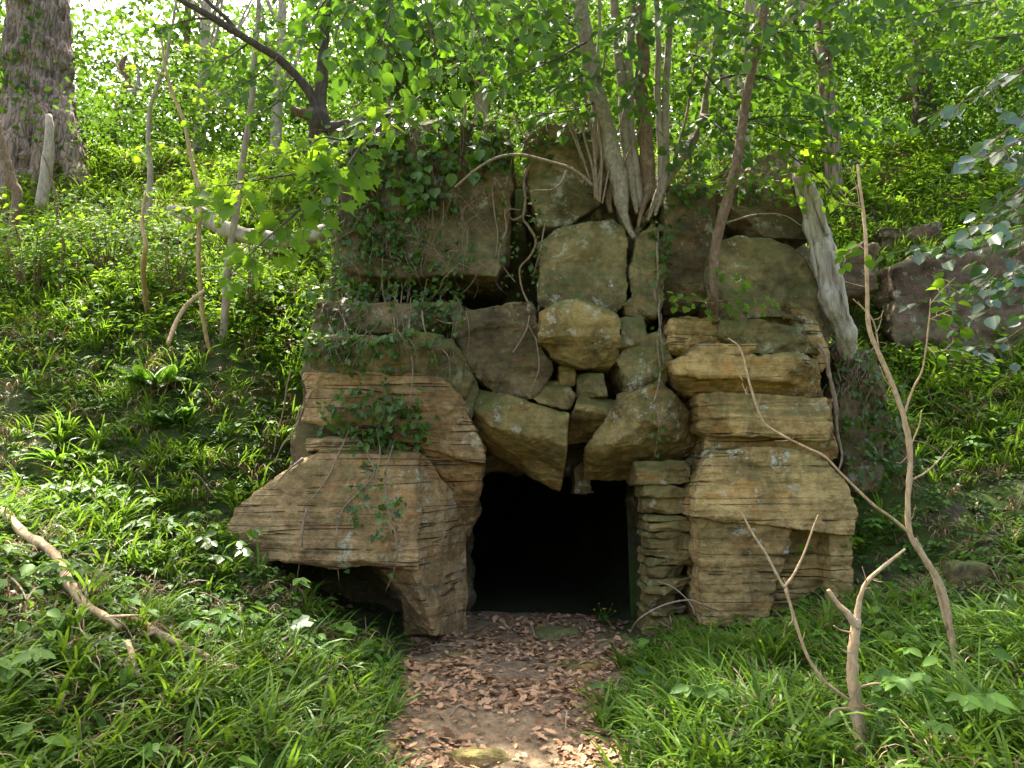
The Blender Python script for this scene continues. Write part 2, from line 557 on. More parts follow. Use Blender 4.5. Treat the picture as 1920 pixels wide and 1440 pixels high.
def bank_front(x, Y):
    Yc = np.clip(Y, -40, 8.2)
    p = 0.060 * np.maximum(Yc - 4.2, -0.6)
    el = -0.62 - 0.10 * (Yc - 4.0)
    er = 0.40 + 0.26 * np.clip(Yc - 4.0, -1.2, 3.2)
    dl = np.maximum(0, el - x)
    dr = np.maximum(0, x - er)
    kl = np.interp(Yc, [0, 2.5, 4, 6.6], [0.08, 0.16, 0.24, 0.45])
    kr = np.interp(Yc, [0, 2.5, 4, 6.6], [0.06, 0.12, 0.18, 0.26])
    zl = kl * dl ** 1.3
    zr = kr * dr ** 1.2
    zl = -0.35 * np.log(np.exp(-zl / 0.35) + np.exp(-1.25 / 0.35))
    zr = -0.35 * np.log(np.exp(-zr / 0.35) + np.exp(-1.15 / 0.35))
    return p + np.maximum(zl, 0) + np.maximum(zr, 0) + 0.01


def terrain(x, Y):
    x = np.asarray(x, float)
    Y = np.asarray(Y, float)
    f66 = bank_front(x, np.minimum(Y, 6.6))
    hl = f66 + np.interp(Y, [6.6, 8.3, 12.9, 16, 60, 400], [0, 1.8, 5.9, 6.5, 7.5, 9])
    wc = smooth(x, 3.9, 4.3)
    hr0 = np.interp(Y, [6.6, 8.9, 12.5, 16, 60, 400], [0, 2.3, 6.1, 6.7, 7.5, 9])
    hr1 = np.interp(Y, [6.6, 8.9, 9.35, 9.7, 12.5, 16, 60, 400], [0, 1.75, 2.0, 3.3, 6.1, 6.7, 7.5, 9])
    hr = f66 + hr0 * (1 - wc) + hr1 * wc
    hc = bank_front(x, Y) + np.interp(Y, [8.2, 8.6, 12.9, 16, 60, 400], [0, 4.75, 6.9, 7.6, 8.5, 10])
    wl_ = smooth(x, -2.35, -1.95)
    wr_ = 1 - smooth(x, 2.35, 2.85)
    z = np.where(x < 0.3, hl * (1 - wl_) + hc * wl_, hr * (1 - wr_) + hc * wr_)
    # hollow under the overhanging left block
    z = z - 0.14 * smooth(x, -2.2, -1.9) * (1 - smooth(x, -1.0, -0.75)) * smooth(Y, 6.4, 6.8)
    Q = np.column_stack([x.ravel(), Y.ravel(), np.zeros(x.size)])
    onpath = 1 - 0.65 * np.exp(-((x - 0.1) / 0.8) ** 2) * (Y < 9)
    nz = (0.13 * fbm(Q * 0.9, 3, 3) + 0.035 * fbm(Q * 5, 3, 9)).reshape(x.shape)
    return z + nz * onpath * np.where(np.abs(x) < 30, 1, 0.0)


def tnormal(x, Y):
    e = 0.06
    dx = (terrain(x + e, Y) - terrain(x - e, Y)) / (2 * e)
    dy = (terrain(x, Y + e) - terrain(x, Y - e)) / (2 * e)
    n = np.column_stack([-dx, -dy, np.ones(len(dx))])
    return n / np.linalg.norm(n, axis=1)[:, None]


def G(u, v, lift=0.0):
    """Point on the ground seen at a pixel."""
    d = ray(u, v)
    t = np.linspace(1.5, 60, 3000)
    Q = EYE + d * t[:, None]
    below = Q[:, 2] < terrain(Q[:, 0], Q[:, 1])
    k = int(np.argmax(below)) if below.any() else len(t) - 1
    q = Q[k].copy()
    q[2] = terrain(q[:1], q[1:2])[0] + lift
    return q


fine_x = np.arange(-9, 9.01, 0.09)
out_x = 9 + np.cumsum(0.15 * 1.22 ** np.arange(34))
gx = np.concatenate([-out_x[::-1], fine_x, out_x])
fine_y = np.arange(1.5, 15.01, 0.09)
gy = np.concatenate([1.5 - np.cumsum(0.15 * 1.25 ** np.arange(28))[::-1], fine_y, 15 + np.cumsum(0.15 * 1.22 ** np.arange(34))])
XX, YY = np.meshgrid(gx, gy)
ZZ = terrain(XX.ravel(), YY.ravel()).reshape(XX.shape)
V = np.column_stack([XX.ravel(), YY.ravel(), ZZ.ravel()])
nx, ny = len(gx), len(gy)
i = np.arange(ny - 1)[:, None] * nx + np.arange(nx - 1)[None, :]
quads = np.stack([i, i + 1, i + nx + 1, i + nx], -1).reshape(-1, 4)
cen = V[quads].mean(1)
hole = (cen[:, 0] > -0.62) & (cen[:, 0] < 1.22) & (cen[:, 1] > 8.1) & (cen[:, 1] < 8.8) & (cen[:, 2] < 1.6)
mb = MB()
mb.add(V, [quads[~hole]])
tag(mb.build('ground', M['ground'], smooth_shade=True, origin=(0, 0, 0)), 'wooded hillside ground with a trodden path to the cave', None, None, 'structure')

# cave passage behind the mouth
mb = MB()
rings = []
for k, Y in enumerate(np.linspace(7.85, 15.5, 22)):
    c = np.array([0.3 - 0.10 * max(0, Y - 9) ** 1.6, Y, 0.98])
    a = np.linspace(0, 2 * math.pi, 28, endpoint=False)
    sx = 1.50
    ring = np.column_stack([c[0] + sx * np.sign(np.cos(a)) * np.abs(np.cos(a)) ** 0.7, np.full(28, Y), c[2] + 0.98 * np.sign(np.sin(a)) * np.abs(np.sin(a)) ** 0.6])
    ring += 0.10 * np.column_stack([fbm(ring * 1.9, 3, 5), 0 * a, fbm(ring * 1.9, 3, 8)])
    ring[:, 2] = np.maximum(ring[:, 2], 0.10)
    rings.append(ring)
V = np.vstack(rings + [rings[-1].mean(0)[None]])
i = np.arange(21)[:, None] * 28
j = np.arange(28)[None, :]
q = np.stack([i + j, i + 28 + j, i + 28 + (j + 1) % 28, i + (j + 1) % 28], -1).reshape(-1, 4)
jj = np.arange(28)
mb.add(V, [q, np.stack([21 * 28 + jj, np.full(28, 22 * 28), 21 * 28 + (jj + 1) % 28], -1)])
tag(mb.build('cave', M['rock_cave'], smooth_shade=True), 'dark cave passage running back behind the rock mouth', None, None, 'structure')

# ------------------------------------------------------------------ rocks
ROCK_TREES = []


def hull_bm(pts):
    bm = bmesh.new()
    for p in pts:
        bm.verts.new(p)
    bmesh.ops.convex_hull(bm, input=bm.verts)
    lone = [v for v in bm.verts if not v.link_faces]
    bmesh.ops.delete(bm, geom=lone, context='VERTS')
    return bm


def strata_profile(seed, lo, hi, tmin, tmax, amp):
    r = np.random.default_rng(seed)
    e = [lo]
    while e[-1] < hi:
        e.append(e[-1] + r.uniform(tmin, tmax) * (2.0 if r.random() < 0.18 else 1.0))
    return np.array(e), r.uniform(-amp, amp, len(e) + 1), r.uniform(0.4, 1.0, len(e) + 1)


def rock(name, hulls, mat, label=None, cat='rock', group='sandstone blocks of the outcrop', voxel=0.017, amp=0.012,
         freq=2.2, terr=0.026, strata=None, tilt=0.0, jit=0.02, seed=None, kind=None, parent=None, groove=0.014, keep=True, grow=1.07, facets=2):
    seed = seed if seed is not None else (len(ROCK_TREES) * 31 + 5)
    r = np.random.default_rng(seed)
    me = bpy.data.meshes.new(name)
    bmall = bmesh.new()
    for h in hulls:
        pts, thick = h[0], h[1]
        W = []
        for q in pts:
            if len(q) == 3:
                p = P(*q)
            else:
                p = np.array(q[:3])            # explicit world point
            W.append(p + r.normal(size=3) * jit * np.array([0.25, 1, 0.25]))
        W = np.array(W)
        if grow != 1.0:
            c0 = W.mean(0)
            W[:, [0, 2]] = c0[[0, 2]] + (W[:, [0, 2]] - c0[[0, 2]]) * grow
        if len(h) > 3:
            c = W.mean(0)
            tl = r.normal(size=2) * 0.10
            W[:, 1] += np.clip(tl[0] * (W[:, 0] - c[0]) + tl[1] * (W[:, 2] - c[2]), -.07, .07)
            # finer, slightly broken outline
            nx_ = np.roll(W, -1, 0)
            W = np.stack([W, (W * .5 + nx_ * .5) + r.normal(size=W.shape) * np.array([.010, .008, .010])], 1).reshape(-1, 3)
            ins = W.copy()
            ins[:, [0, 2]] = c[[0, 2]] + (ins[:, [0, 2]] - c[[0, 2]]) * 0.985
            ins[:, 1] -= 0.010
            bk = W.copy()
            bk[:, [0, 2]] = c[[0, 2]] + (bk[:, [0, 2]] - c[[0, 2]]) * h[2]
            bk[:, 1] = c[1] + thick
            b = bmesh.new()
            R3 = [[b.verts.new(p) for p in ring] for ring in (ins, W, bk)]
            m_ = len(W)
            b.faces.new(R3[0])
            b.faces.new(R3[2][::-1])
            for a_, b_ in ((0, 1), (1, 2)):
                for i_ in range(m_):
                    b.faces.new((R3[a_][i_], R3[b_][i_], R3[b_][(i_ + 1) % m_], R3[a_][(i_ + 1) % m_]))
            bmesh.ops.triangulate(b, faces=b.faces[:])
            bmesh.ops.recalc_face_normals(b, faces=b.faces[:])
            t = bpy.data.meshes.new('t')
            b.to_mesh(t)
            b.free()
            bmall.from_mesh(t)
            bpy.data.meshes.remove(t)
            continue
        if thick:
            c = W.mean(0)
            back = W.copy()
            back[:, 1] += thick
            if len(h) > 2:
                back[:, [0, 2]] = c[[0, 2]] + (back[:, [0, 2]] - c[[0, 2]]) * h[2]
            # rounded front rim: a slightly smaller ring standing a little proud
            front = W.copy()
            front[:, [0, 2]] = c[[0, 2]] + (front[:, [0, 2]] - c[[0, 2]]) * 0.972
            front[:, 1] -= 0.016
            W = np.vstack([W, back, front])
        b = hull_bm(W)
        t = bpy.data.meshes.new('t')
        b.to_mesh(t)
        b.free()
        bmall.from_mesh(t)
        bpy.data.meshes.remove(t)
    bmall.to_mesh(me)
    bmall.free()
    tmp = bpy.data.objects.new('tmp', me)
    COL.objects.link(tmp)
    md = tmp.modifiers.new('r', 'REMESH')
    md.mode = 'VOXEL'
    md.voxel_size = voxel
    bpy.context.view_layer.update()
    ev = tmp.evaluated_get(bpy.context.evaluated_depsgraph_get())
    m2 = bpy.data.meshes.new_from_object(ev)
    bpy.data.objects.remove(tmp)
    bpy.data.meshes.remove(me)
    n = len(m2.vertices)
    if facets:
        V0 = np.empty(n * 3, np.float32)
        m2.vertices.foreach_get('co', V0)
        V0 = V0.reshape(-1, 3).astype(float)
        for q_ in range(facets):
            nn = np.array([r.uniform(-1, 1), -r.uniform(.25, 1.0), r.choice([-1, 1], p=[.6, .4]) * r.uniform(.25, 1.0)])
            nn /= np.linalg.norm(nn)
            pr = V0 @ nn
            lim = pr.max() - r.uniform(.05, .11) * (pr.max() - pr.min())
            ex = np.maximum(pr - lim, 0)
            V0 -= ex[:, None] * nn
        m2.vertices.foreach_set('co', V0.ravel().astype(np.float32))
        m2.update()
    V = np.empty(n * 3, np.float32)
    m2.vertices.foreach_get('co', V)
    V = V.reshape(-1, 3).astype(float)
    Nn = np.empty(n * 3, np.float32)
    m2.vertices.foreach_get('normal', Nn)
    Nn = Nn.reshape(-1, 3).astype(float)
    m2.name = name
    so = np.array([seed * 1.37, seed * 0.73, 0])
    big = fbm((V + so) * freq, 3, seed)
    d = amp * big
    if terr:
        t = fbm((V + so) * np.array([1.7, 1.7, 2.4]) * 1.6, 3, seed + 3) * 2.2
        d = d + terr * (np.floor(t) + smooth(t - np.floor(t), 0.86, 1.0)) * 0.5
    d = d + 0.008 * fbm((V + so) * 13, 4, seed + 7)
    if strata:
        side = np.clip(1 - np.abs(Nn[:, 2]) * 1.15, 0, 1)
        b = V[:, 2] + tilt * V[:, 0] + 0.012 * fbm(V * np.array([1.2, 1.2, 0.6]), 2, seed + 9)
        e, off, gro = strata_profile(seed + 13, b.min() - 0.2, b.max() + 0.2, strata[0], strata[1], strata[2])
        k = np.clip(np.searchsorted(e, b), 1, len(e) - 1)
        lo_, hi_ = b - e[k - 1], e[k] - b
        md_ = np.minimum(lo_, hi_)
        A = np.column_stack([V[:, 0] * 2.3, V[:, 1] * 2.3, k * 7.7])
        lat = vnoise(A, seed + 21)
        brk = smooth(vnoise(A * 2.1, seed + 25), 0.05, 0.22)
        d = d + side * (off[k] * (0.35 + 0.5 * lat) - 0.45 * strata[2] * brk - groove * gro[k] * np.exp(-(md_ / 0.011) ** 2) * (0.6 + 0.4 * smooth(lat, -0.6, 0.0)))
    V = V + Nn * d[:, None]
    base = np.array([V[:, 0].mean(), V[:, 1].mean(), V[:, 2].min()])
    off0 = base.copy()
    if parent is not None:
        off0 = np.array(parent.location)
    m2.vertices.foreach_set('co', (V - off0).ravel().astype(np.float32))
    m2.polygons.foreach_set('use_smooth', np.ones(len(m2.polygons), bool))
    m2.update()
    m2.materials.clear()
    m2.materials.append(mat)
    o = bpy.data.objects.new(name, m2)
    COL.objects.link(o)
    if parent is not None:
        o.parent = parent
    else:
        o.location = base
        tag(o, label, cat, group, kind)
    if keep:
        F = [tuple(p.vertices) for p in m2.polygons]
        ROCK_TREES.append((o, V, F))
    return o


def hp(pts, Y, thick, back=None):
    """front outline in pixels at one depth"""
    q = [(a[0], a[1], a[2] if len(a) > 2 else Y) for a in pts]
    return (q, thick, back or 1.0, True)


BIG = (0.06, 0.19, 0.010)
THIN = (0.022, 0.055, 0.020)
# the mass of the cliff behind the blocks
cl = empty('cliff', (0.2, 7.9, 0.2), 'sandstone cliff core showing dark in the gaps behind the blocks', 'cliff')
rock('cliff_body', [
    hp([(640, 255), (760, 225), (945, 235), (945, 500), (700, 505), (640, 480)], 7.30, 1.2),
    hp([(600, 560), (960, 590), (960, 885), (880, 885), (600, 700)], 7.75, 1.0),
    hp([(1045, 262), (1110, 290), (1240, 350), (1380, 350), (1500, 350), (1545, 560), (1545, 640), (1250, 640), (1240, 470), (1160, 440), (1090, 540)], 7.45, 1.1),
    hp([(940, 590), (1250, 560), (1560, 560), (1560, 880), (1215, 890), (940, 885)], 7.85, 0.9),
    hp([(590, 560), (880, 560), (874, 1000), (600, 1010), (520, 990)], 7.35, 1.2),
    hp([(880, 980), (872, 1190), (480, 1190), (480, 980)], 8.0, .7),
    hp([(1215, 860), (1500, 600), (1535, 640), (1570, 1150), (1225, 1190)], 7.4, 1.2),
], M['rock_dark'], parent=cl, voxel=0.045, amp=0.06, terr=0.05, seed=3, grow=1.0, facets=0)

LB = [
    # ---- left pier
    ('sandstone_block', [
        ([(438, 985, 6.6), (446, 952, 6.6), (560, 878, 6.62), (600, 848, 6.65), (660, 836, 6.7), (782, 856, 6.62), (768, 925, 6.5), (752, 1000, 6.42), (775, 1062, 6.45), (677, 1048, 6.42), (461, 1045, 6.58)], 0.95),
        ([(752, 1000, 6.44), (770, 880, 6.58), (800, 862, 6.75), (838, 915, 7.05), (872, 985, 7.55), (872, 1185, 7.5), (812, 1178, 6.72), (778, 1085, 6.5), (742, 1056, 6.9), (760, 1180, 7.3)], 0.0),
        ([(684, 1046, 6.62), (778, 1056, 6.5), (812, 1176, 6.74), (752, 1112, 6.85), (700, 1066, 7.3), (812, 1180, 7.4)], 0.0)],
     'rock_pink', 'biggest brown laminated block, with a pale lichened corner at the cave mouth', dict(strata=BIG, voxel=0.0125, groove=0.016, facets=0, jit=0.012, amp=0.018, terr=0.018)),
    ('sandstone_slab', [hp([(572, 826), (690, 824), (765, 836), (800, 866), (700, 846), (585, 846)], 6.72, 0.7)],
     'rock_pink', 'thin splintered slab lying on the biggest laminated block', dict(strata=THIN, voxel=0.016, amp=0.012, terr=0.02)),
    ('sandstone_block', [
        ([(574, 702, 6.72), (660, 698, 6.68), (779, 700, 6.66), (826, 712, 6.68), (857, 742, 6.74), (876, 790, 6.8), (900, 830, 6.85), (898, 866, 6.88), (855, 818, 6.78), (800, 782, 6.7), (700, 786, 6.7), (580, 786, 6.74)], 0.6),
        ([(690, 784, 6.8), (800, 786, 6.78), (896, 862, 6.92), (896, 960, 7.55), (870, 1000, 7.6), (790, 880, 7.0), (690, 830, 7.0)], 0.5)],
     'rock_pink', 'reddish block curving down to a point over the cave mouth', dict(strata=(0.06, 0.18, 0.010), voxel=0.013, groove=0.014, facets=1, jit=0.015, amp=0.02)),
    ('sandstone_block', [
        ([(580, 634, 6.7), (650, 628, 6.66), (790, 626, 6.64), (838, 634, 6.7), (866, 668, 6.76), (882, 706, 6.82), (862, 742, 6.82), (822, 698, 6.72), (765, 683, 6.66), (640, 684, 6.66), (584, 690, 6.7)], 0.7)],
     'rock_olive', 'olive block topped with ivy, greenish white lichen on its drooping end', dict(strata=(0.06, 0.16, 0.012), voxel=0.018, jit=0.015, amp=0.02)),
    ('sandstone_block', [hp([(862, 642), (888, 650), (893, 740), (884, 800), (866, 745)], 6.95, 0.6)],
     'rock_olive', 'narrow upright wedge in the crack above the cave roof', dict(voxel=0.018)),
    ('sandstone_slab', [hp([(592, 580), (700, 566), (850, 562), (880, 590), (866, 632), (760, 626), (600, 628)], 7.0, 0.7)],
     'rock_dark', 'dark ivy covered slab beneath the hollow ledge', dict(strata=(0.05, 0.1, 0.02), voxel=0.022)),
    # ---- upper tier
    ('sandstone_block', [hp([(652, 262), (720, 226), (860, 218), (948, 244), (957, 300), (952, 470), (930, 522), (845, 512), (720, 520), (642, 494), (636, 400)], 7.12, 1.4)],
     'rock_dark', 'largest upper block, brown face half hidden under ivy', dict(voxel=0.02, grow=1.03, facets=0, amp=0.02)),
    ('sandstone_block', [hp([(990, 236), (1112, 226), (1156, 290), (1120, 384), (1064, 424), (1012, 424), (990, 330)], 7.2, 1.3)],
     'rock_olive', 'mossy upper block with pale lichen patch beneath the tree stems', dict(facets=0, grow=1.04, amp=0.02)),
    ('sandstone_block', [hp([(1014, 462), (1062, 424), (1152, 404), (1174, 424), (1173, 574), (1150, 588), (1016, 576)], 6.98, 0.75)],
     'rock_olive', 'rounded olive boulder block under the tree roots', dict(facets=0, grow=1.05, amp=0.016, terr=0.03)),
    ('sandstone_slab', [hp([(1194, 438), (1226, 408), (1244, 440), (1246, 560), (1222, 594), (1184, 576), (1180, 520)], 7.05, 0.9)],
     'rock_olive', 'standing slab beside the black gap, green grey with lichen', dict(facets=0, grow=1.03)),
    ('sandstone_block', [hp([(1248, 360), (1334, 346), (1346, 430), (1354, 566), (1256, 574), (1242, 480)], 7.1, 0.7)],
     'rock_dark', 'dark blocky stone behind the slender brown sapling', dict(facets=1, terr=0.035)),
    ('sandstone_block', [hp([(1372, 360), (1405, 338), (1490, 346), (1520, 400), (1510, 446), (1430, 444), (1376, 428), (1360, 396)], 7.12, 0.7)],
     'rock_dark', 'mossy block under the overhanging green leaves, next to the dead trunk', dict()),
    ('sandstone_block', [hp([(1394, 330), (1420, 296), (1476, 272), (1510, 345), (1400, 345)], 7.4, 0.7)],
     'rock_olive', 'topmost stone under the head of the dead trunk', dict()),
    ('sandstone_block', [hp([(1338, 468), (1380, 450), (1444, 446), (1486, 458), (1530, 522), (1556, 644), (1400, 612), (1346, 592), (1336, 520)], 6.92, 0.8)],
     'rock_olive', 'big rounded boulder block with smooth domed top', dict(facets=1, terr=0.03)),
    ('sandstone_slab', [hp([(1480, 570), (1526, 584), (1560, 676), (1544, 692), (1492, 630)], 6.86, 0.35)],
     'rock_tan', 'leaning slab at the end of the mossy shelves', dict(terr=0.012)),
    # ---- roof of the cave
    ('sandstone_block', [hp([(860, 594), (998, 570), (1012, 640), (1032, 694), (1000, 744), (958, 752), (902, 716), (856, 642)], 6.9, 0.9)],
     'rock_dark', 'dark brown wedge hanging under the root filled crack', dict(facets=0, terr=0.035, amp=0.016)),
    ('sandstone_block', [
        hp([(1014, 586), (1078, 564), (1146, 570), (1162, 602), (1162, 642), (1014, 642)], 6.68, 0.9),
        ([(1014, 636, 6.72), (1156, 640, 6.74), (1160, 672, 6.86), (1145, 688, 6.9), (1085, 688, 6.9), (1040, 668, 6.86)], 0.7)],
     'rock_ochre', 'bulging pinkish brown block jutting out above the jammed roof stones', dict()),
    ('sandstone_block', [hp([(1160, 590), (1206, 585), (1216, 642), (1164, 652)], 6.84, 0.6)],
     'rock_olive', 'small squarish stone wedged under the standing slab', dict()),
    ('sandstone_block', [hp([(1170, 566), (1186, 556), (1208, 562), (1218, 596), (1178, 590)], 7.0, 0.5)],
     'rock_olive', 'small rounded stone under the foot of the standing slab', dict()),
    ('sandstone_block', [hp([(1158, 674), (1180, 642), (1240, 627), (1256, 676), (1246, 724), (1176, 734)], 6.85, 0.7)],
     'rock_olive', 'mossy stone leaning in the crack behind the hanging vine', dict()),
    ('sandstone_block', [hp([(1048, 686), (1074, 680), (1080, 722), (1052, 726)], 7.02, 0.4)],
     'rock_ochre', 'small upright stone jammed above the square roof stones', dict(terr=0.01)),
    ('sandstone_block', [hp([(1082, 700), (1130, 698), (1138, 744), (1082, 744)], 7.02, 0.5)],
     'rock_olive', 'square green stained stone above the pale topped roof stone', dict(terr=0.01)),
    ('sandstone_block', [hp([(984, 738), (1030, 716), (1062, 716), (1078, 738), (1068, 768), (1010, 758)], 6.98, 0.6)],
     'rock_ochre', 'ragged stone resting on top of the tilted roof block', dict()),
    ('sandstone_block', [
        ([(900, 730, 6.86), (962, 750, 6.84), (1015, 764, 6.82), (1064, 776, 6.82), (1056, 834, 6.80), (1015, 816, 6.8), (948, 802, 6.82), (890, 790, 6.84)], 0.0),
        ([(900, 730, 6.86), (1064, 776, 6.84), (1056, 834, 6.80), (890, 790, 6.84), (1046, 918, 7.55), (960, 866, 7.55), (904, 836, 7.5), (905, 735, 7.6), (1060, 780, 7.6)], 0.0)],
     'rock_ochre', 'tilted rectangular block jammed in the cave roof, mossy yellow face', dict(voxel=0.016, jit=0.006, amp=0.014, terr=0.016, mossy=1)),
    ('sandstone_block', [
        ([(1084, 744, 6.9), (1156, 752, 6.88), (1150, 778, 6.88), (1080, 768, 6.9), (1066, 790, 7.15), (1058, 832, 7.45), (1120, 830, 7.4), (1146, 800, 7.15), (1090, 746, 7.5), (1150, 752, 7.5)], 0.0)],
     'rock_ochre', 'pale topped stone between the two large tilted roof blocks', dict(voxel=0.016, jit=0.006, amp=0.012, terr=0.015)),
    ('sandstone_block', [
        ([(1162, 744, 6.76), (1236, 722, 6.7), (1274, 748, 6.74), (1258, 786, 6.68), (1215, 790, 6.66), (1166, 822, 6.7), (1106, 838, 7.1), (1094, 902, 7.6), (1200, 888, 7.55), (1314, 856, 7.3), (1302, 792, 7.0), (1240, 730, 7.5), (1165, 750, 7.5)], 0.0)],
     'rock_ochre', 'big tilted block roofing the passage above the stacked pillar', dict(voxel=0.018, jit=0.006, amp=0.02, terr=0.022)),
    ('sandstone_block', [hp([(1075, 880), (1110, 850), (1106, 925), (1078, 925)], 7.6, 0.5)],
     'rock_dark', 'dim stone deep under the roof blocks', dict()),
    # ---- right pier
    ('sandstone_slab', [hp([(1258, 604), (1292, 592), (1350, 594), (1352, 656), (1290, 664), (1262, 655)], 6.72, 0.8)],
     'rock_tan', 'rounded end stone of the mossy shelf above the pillar', dict(strata=(0.10, 0.2, 0.012))),
    ('sandstone_slab', [hp([(1354, 598), (1420, 600), (1505, 612), (1540, 664), (1495, 666), (1356, 656)], 6.74, 0.8)],
     'rock_olive', 'long mossy shelf stone where the sapling stands', dict(strata=(0.10, 0.2, 0.012))),
    ('sandstone_slab', [hp([(1366, 566), (1440, 570), (1486, 590), (1500, 606), (1400, 598), (1364, 590)], 6.84, 0.7)],
     'rock_olive', 'small stone with a dry grass tuft on it', dict()),
    ('sandstone_slab', [hp([(1284, 652), (1300, 644), (1410, 646), (1414, 664), (1290, 666)], 6.70, 0.7)],
     'rock_tan', 'thin rounded slab sandwiched between two shelves', dict(amp=0.012, terr=0.01)),
    ('sandstone_slab', [
        ([(1264, 676, 6.62), (1300, 664, 6.58), (1400, 664, 6.58), (1540, 672, 6.62), (1550, 702, 6.64), (1540, 716, 6.62), (1430, 712, 6.6), (1350, 706, 6.6), (1330, 698, 6.6), (1274, 702, 6.62)], 0.9),
        ([(1270, 698, 6.66), (1545, 710, 6.68), (1548, 746, 6.9), (1300, 742, 6.88), (1282, 736, 6.9)], 0.6)],
     'rock_tan', 'thick lichen spotted overhanging shelf, biggest of the shelves', dict(voxel=0.018, jit=0.012, amp=0.02, terr=0.02)),
    ('sandstone_block', [([(1318, 742, 6.66), (1345, 736, 6.64), (1450, 740, 6.64), (1548, 746, 6.66), (1552, 824, 6.68), (1440, 818, 6.66), (1345, 814, 6.66), (1322, 802, 6.68)], 0.9),
                         ([(1330, 812, 6.82), (1552, 822, 6.80), (1558, 862, 6.82), (1440, 850, 6.80), (1326, 856, 6.84)], 0.7)],
     'rock_tan', 'tan block of fine layers under the overhanging shelf', dict(strata=(0.05, 0.16, 0.012), voxel=0.013, groove=0.03, jit=0.012, amp=0.015, terr=0.015)),
    ('sandstone_block', [
        ([(1345, 852, 6.62), (1400, 842, 6.6), (1480, 846, 6.6), (1548, 862, 6.62), (1575, 905, 6.6), (1600, 955, 6.6), (1594, 1000, 6.58), (1500, 990, 6.5), (1400, 965, 6.5), (1310, 965, 6.54), (1312, 920, 6.56), (1328, 872, 6.62)], 1.0)],
     'rock_tan', 'lichen blotched laminated block, widest of the pier beside the sapling', dict(strata=(0.05, 0.15, 0.013), voxel=0.0125, groove=0.016, facets=0, jit=0.012, amp=0.018, terr=0.018)),
    ('sandstone_block', [
        ([(1312, 966, 6.6), (1420, 968, 6.56), (1480, 984, 6.56), (1478, 1040, 6.6), (1430, 1165, 6.62), (1322, 1165, 6.62), (1314, 1040, 6.6)], 0.9),
        ([(1470, 985, 6.85), (1570, 990, 6.85), (1580, 1150, 6.85), (1450, 1160, 6.85)], 0.7),
        ([(1552, 990, 6.6), (1598, 1000, 6.62), (1606, 1140, 6.66), (1556, 1140, 6.66)], 0.8)],
     'rock_tan', 'lowest laminated block of the pier with a dark square hollow', dict(strata=(0.06, 0.17, 0.014), voxel=0.0125, groove=0.016, facets=0, jit=0.012, amp=0.018, terr=0.018)),
    ('sandstone_slab', [hp([(1548, 742), (1562, 750), (1570, 858), (1558, 862)], 6.75, 0.6)],
     'rock_tan', 'thin upright flake at the outer edge of the pier', dict(terr=0.01)),
]
for nm, hulls, mt, lab, kw in LB:
    kw = dict(kw)
    kw.pop('mossy', None)
    rock(nm, hulls, M[mt], lab, 'rock', **kw)

# ---- the little pillar of stacked thin stones
rp = np.random.default_rng(5)
v = 866.0
ORD = ['top', 'second', 'third', 'fourth', 'fifth', 'sixth', 'seventh', 'eighth', 'ninth', 'tenth', 'eleventh', 'twelfth', 'thirteenth', 'fourteenth', 'fifteenth', 'sixteenth', 'seventeenth', 'eighteenth']
TH = [42, 22, 30, 11, 17, 10, 20, 12, 14, 22, 12, 15, 24, 12, 17, 20, 22]
for k, t in enumerate(TH):
    left = np.interp(v, [866, 905, 960, 1010, 1060, 1150], [1190, 1203, 1214, 1217, 1210, 1216]) + rp.uniform(-5, 6)
    right = np.interp(v, [866, 905, 1050, 1080, 1150], [1290, 1308, 1312, 1292, 1296]) + rp.uniform(-10, 8)
    if k in (9, 12): right -= 26
    Yk = 6.92 + rp.uniform(-0.05, 0.06)
    sk = rp.uniform(-4, 4)
    pts = [(left + rp.uniform(0, 6), v + 1, Yk), ((left + right) / 2, v + 1 - rp.uniform(0, 3), Yk - 0.04), (right, v + 1 + sk, Yk + 0.05),
           (right - rp.uniform(0, 8), v + t + sk, Yk + 0.05), ((left + right) / 2, v + t + rp.uniform(0, 2), Yk - 0.03), (left, v + t - rp.uniform(0, 2), Yk)]
    lab = ('%s stone of the narrow stacked pillar beside the cave mouth' % (ORD[k] if k < 17 else 'lowest')) if k else 'thick cap stone on the narrow stacked pillar beside the cave mouth'
    rock('pillar_stone', [(pts, rp.uniform(0.45, 0.6))], M['rock_ochre'], lab, 'stone', 'stacked stones of the narrow pillar', voxel=0.012, amp=0.010, terr=0.012, jit=0.012, freq=4, facets=2,
         strata=(0.02, 0.05, 0.008), groove=0.006, seed=400 + k * 7)
    v += t + (1.5 if t < 20 else 2.5)

rock('boulder', [hp([(1562, 668), (1588, 646), (1628, 650), (1664, 700), (1672, 800), (1640, 900), (1590, 930), (1570, 840)], 7.08, 1.1)], M['rock_dark'], 'dark mossy boulder under the foot of the dead trunk', 'boulder', None, voxel=0.022, terr=0.05, amp=0.03)

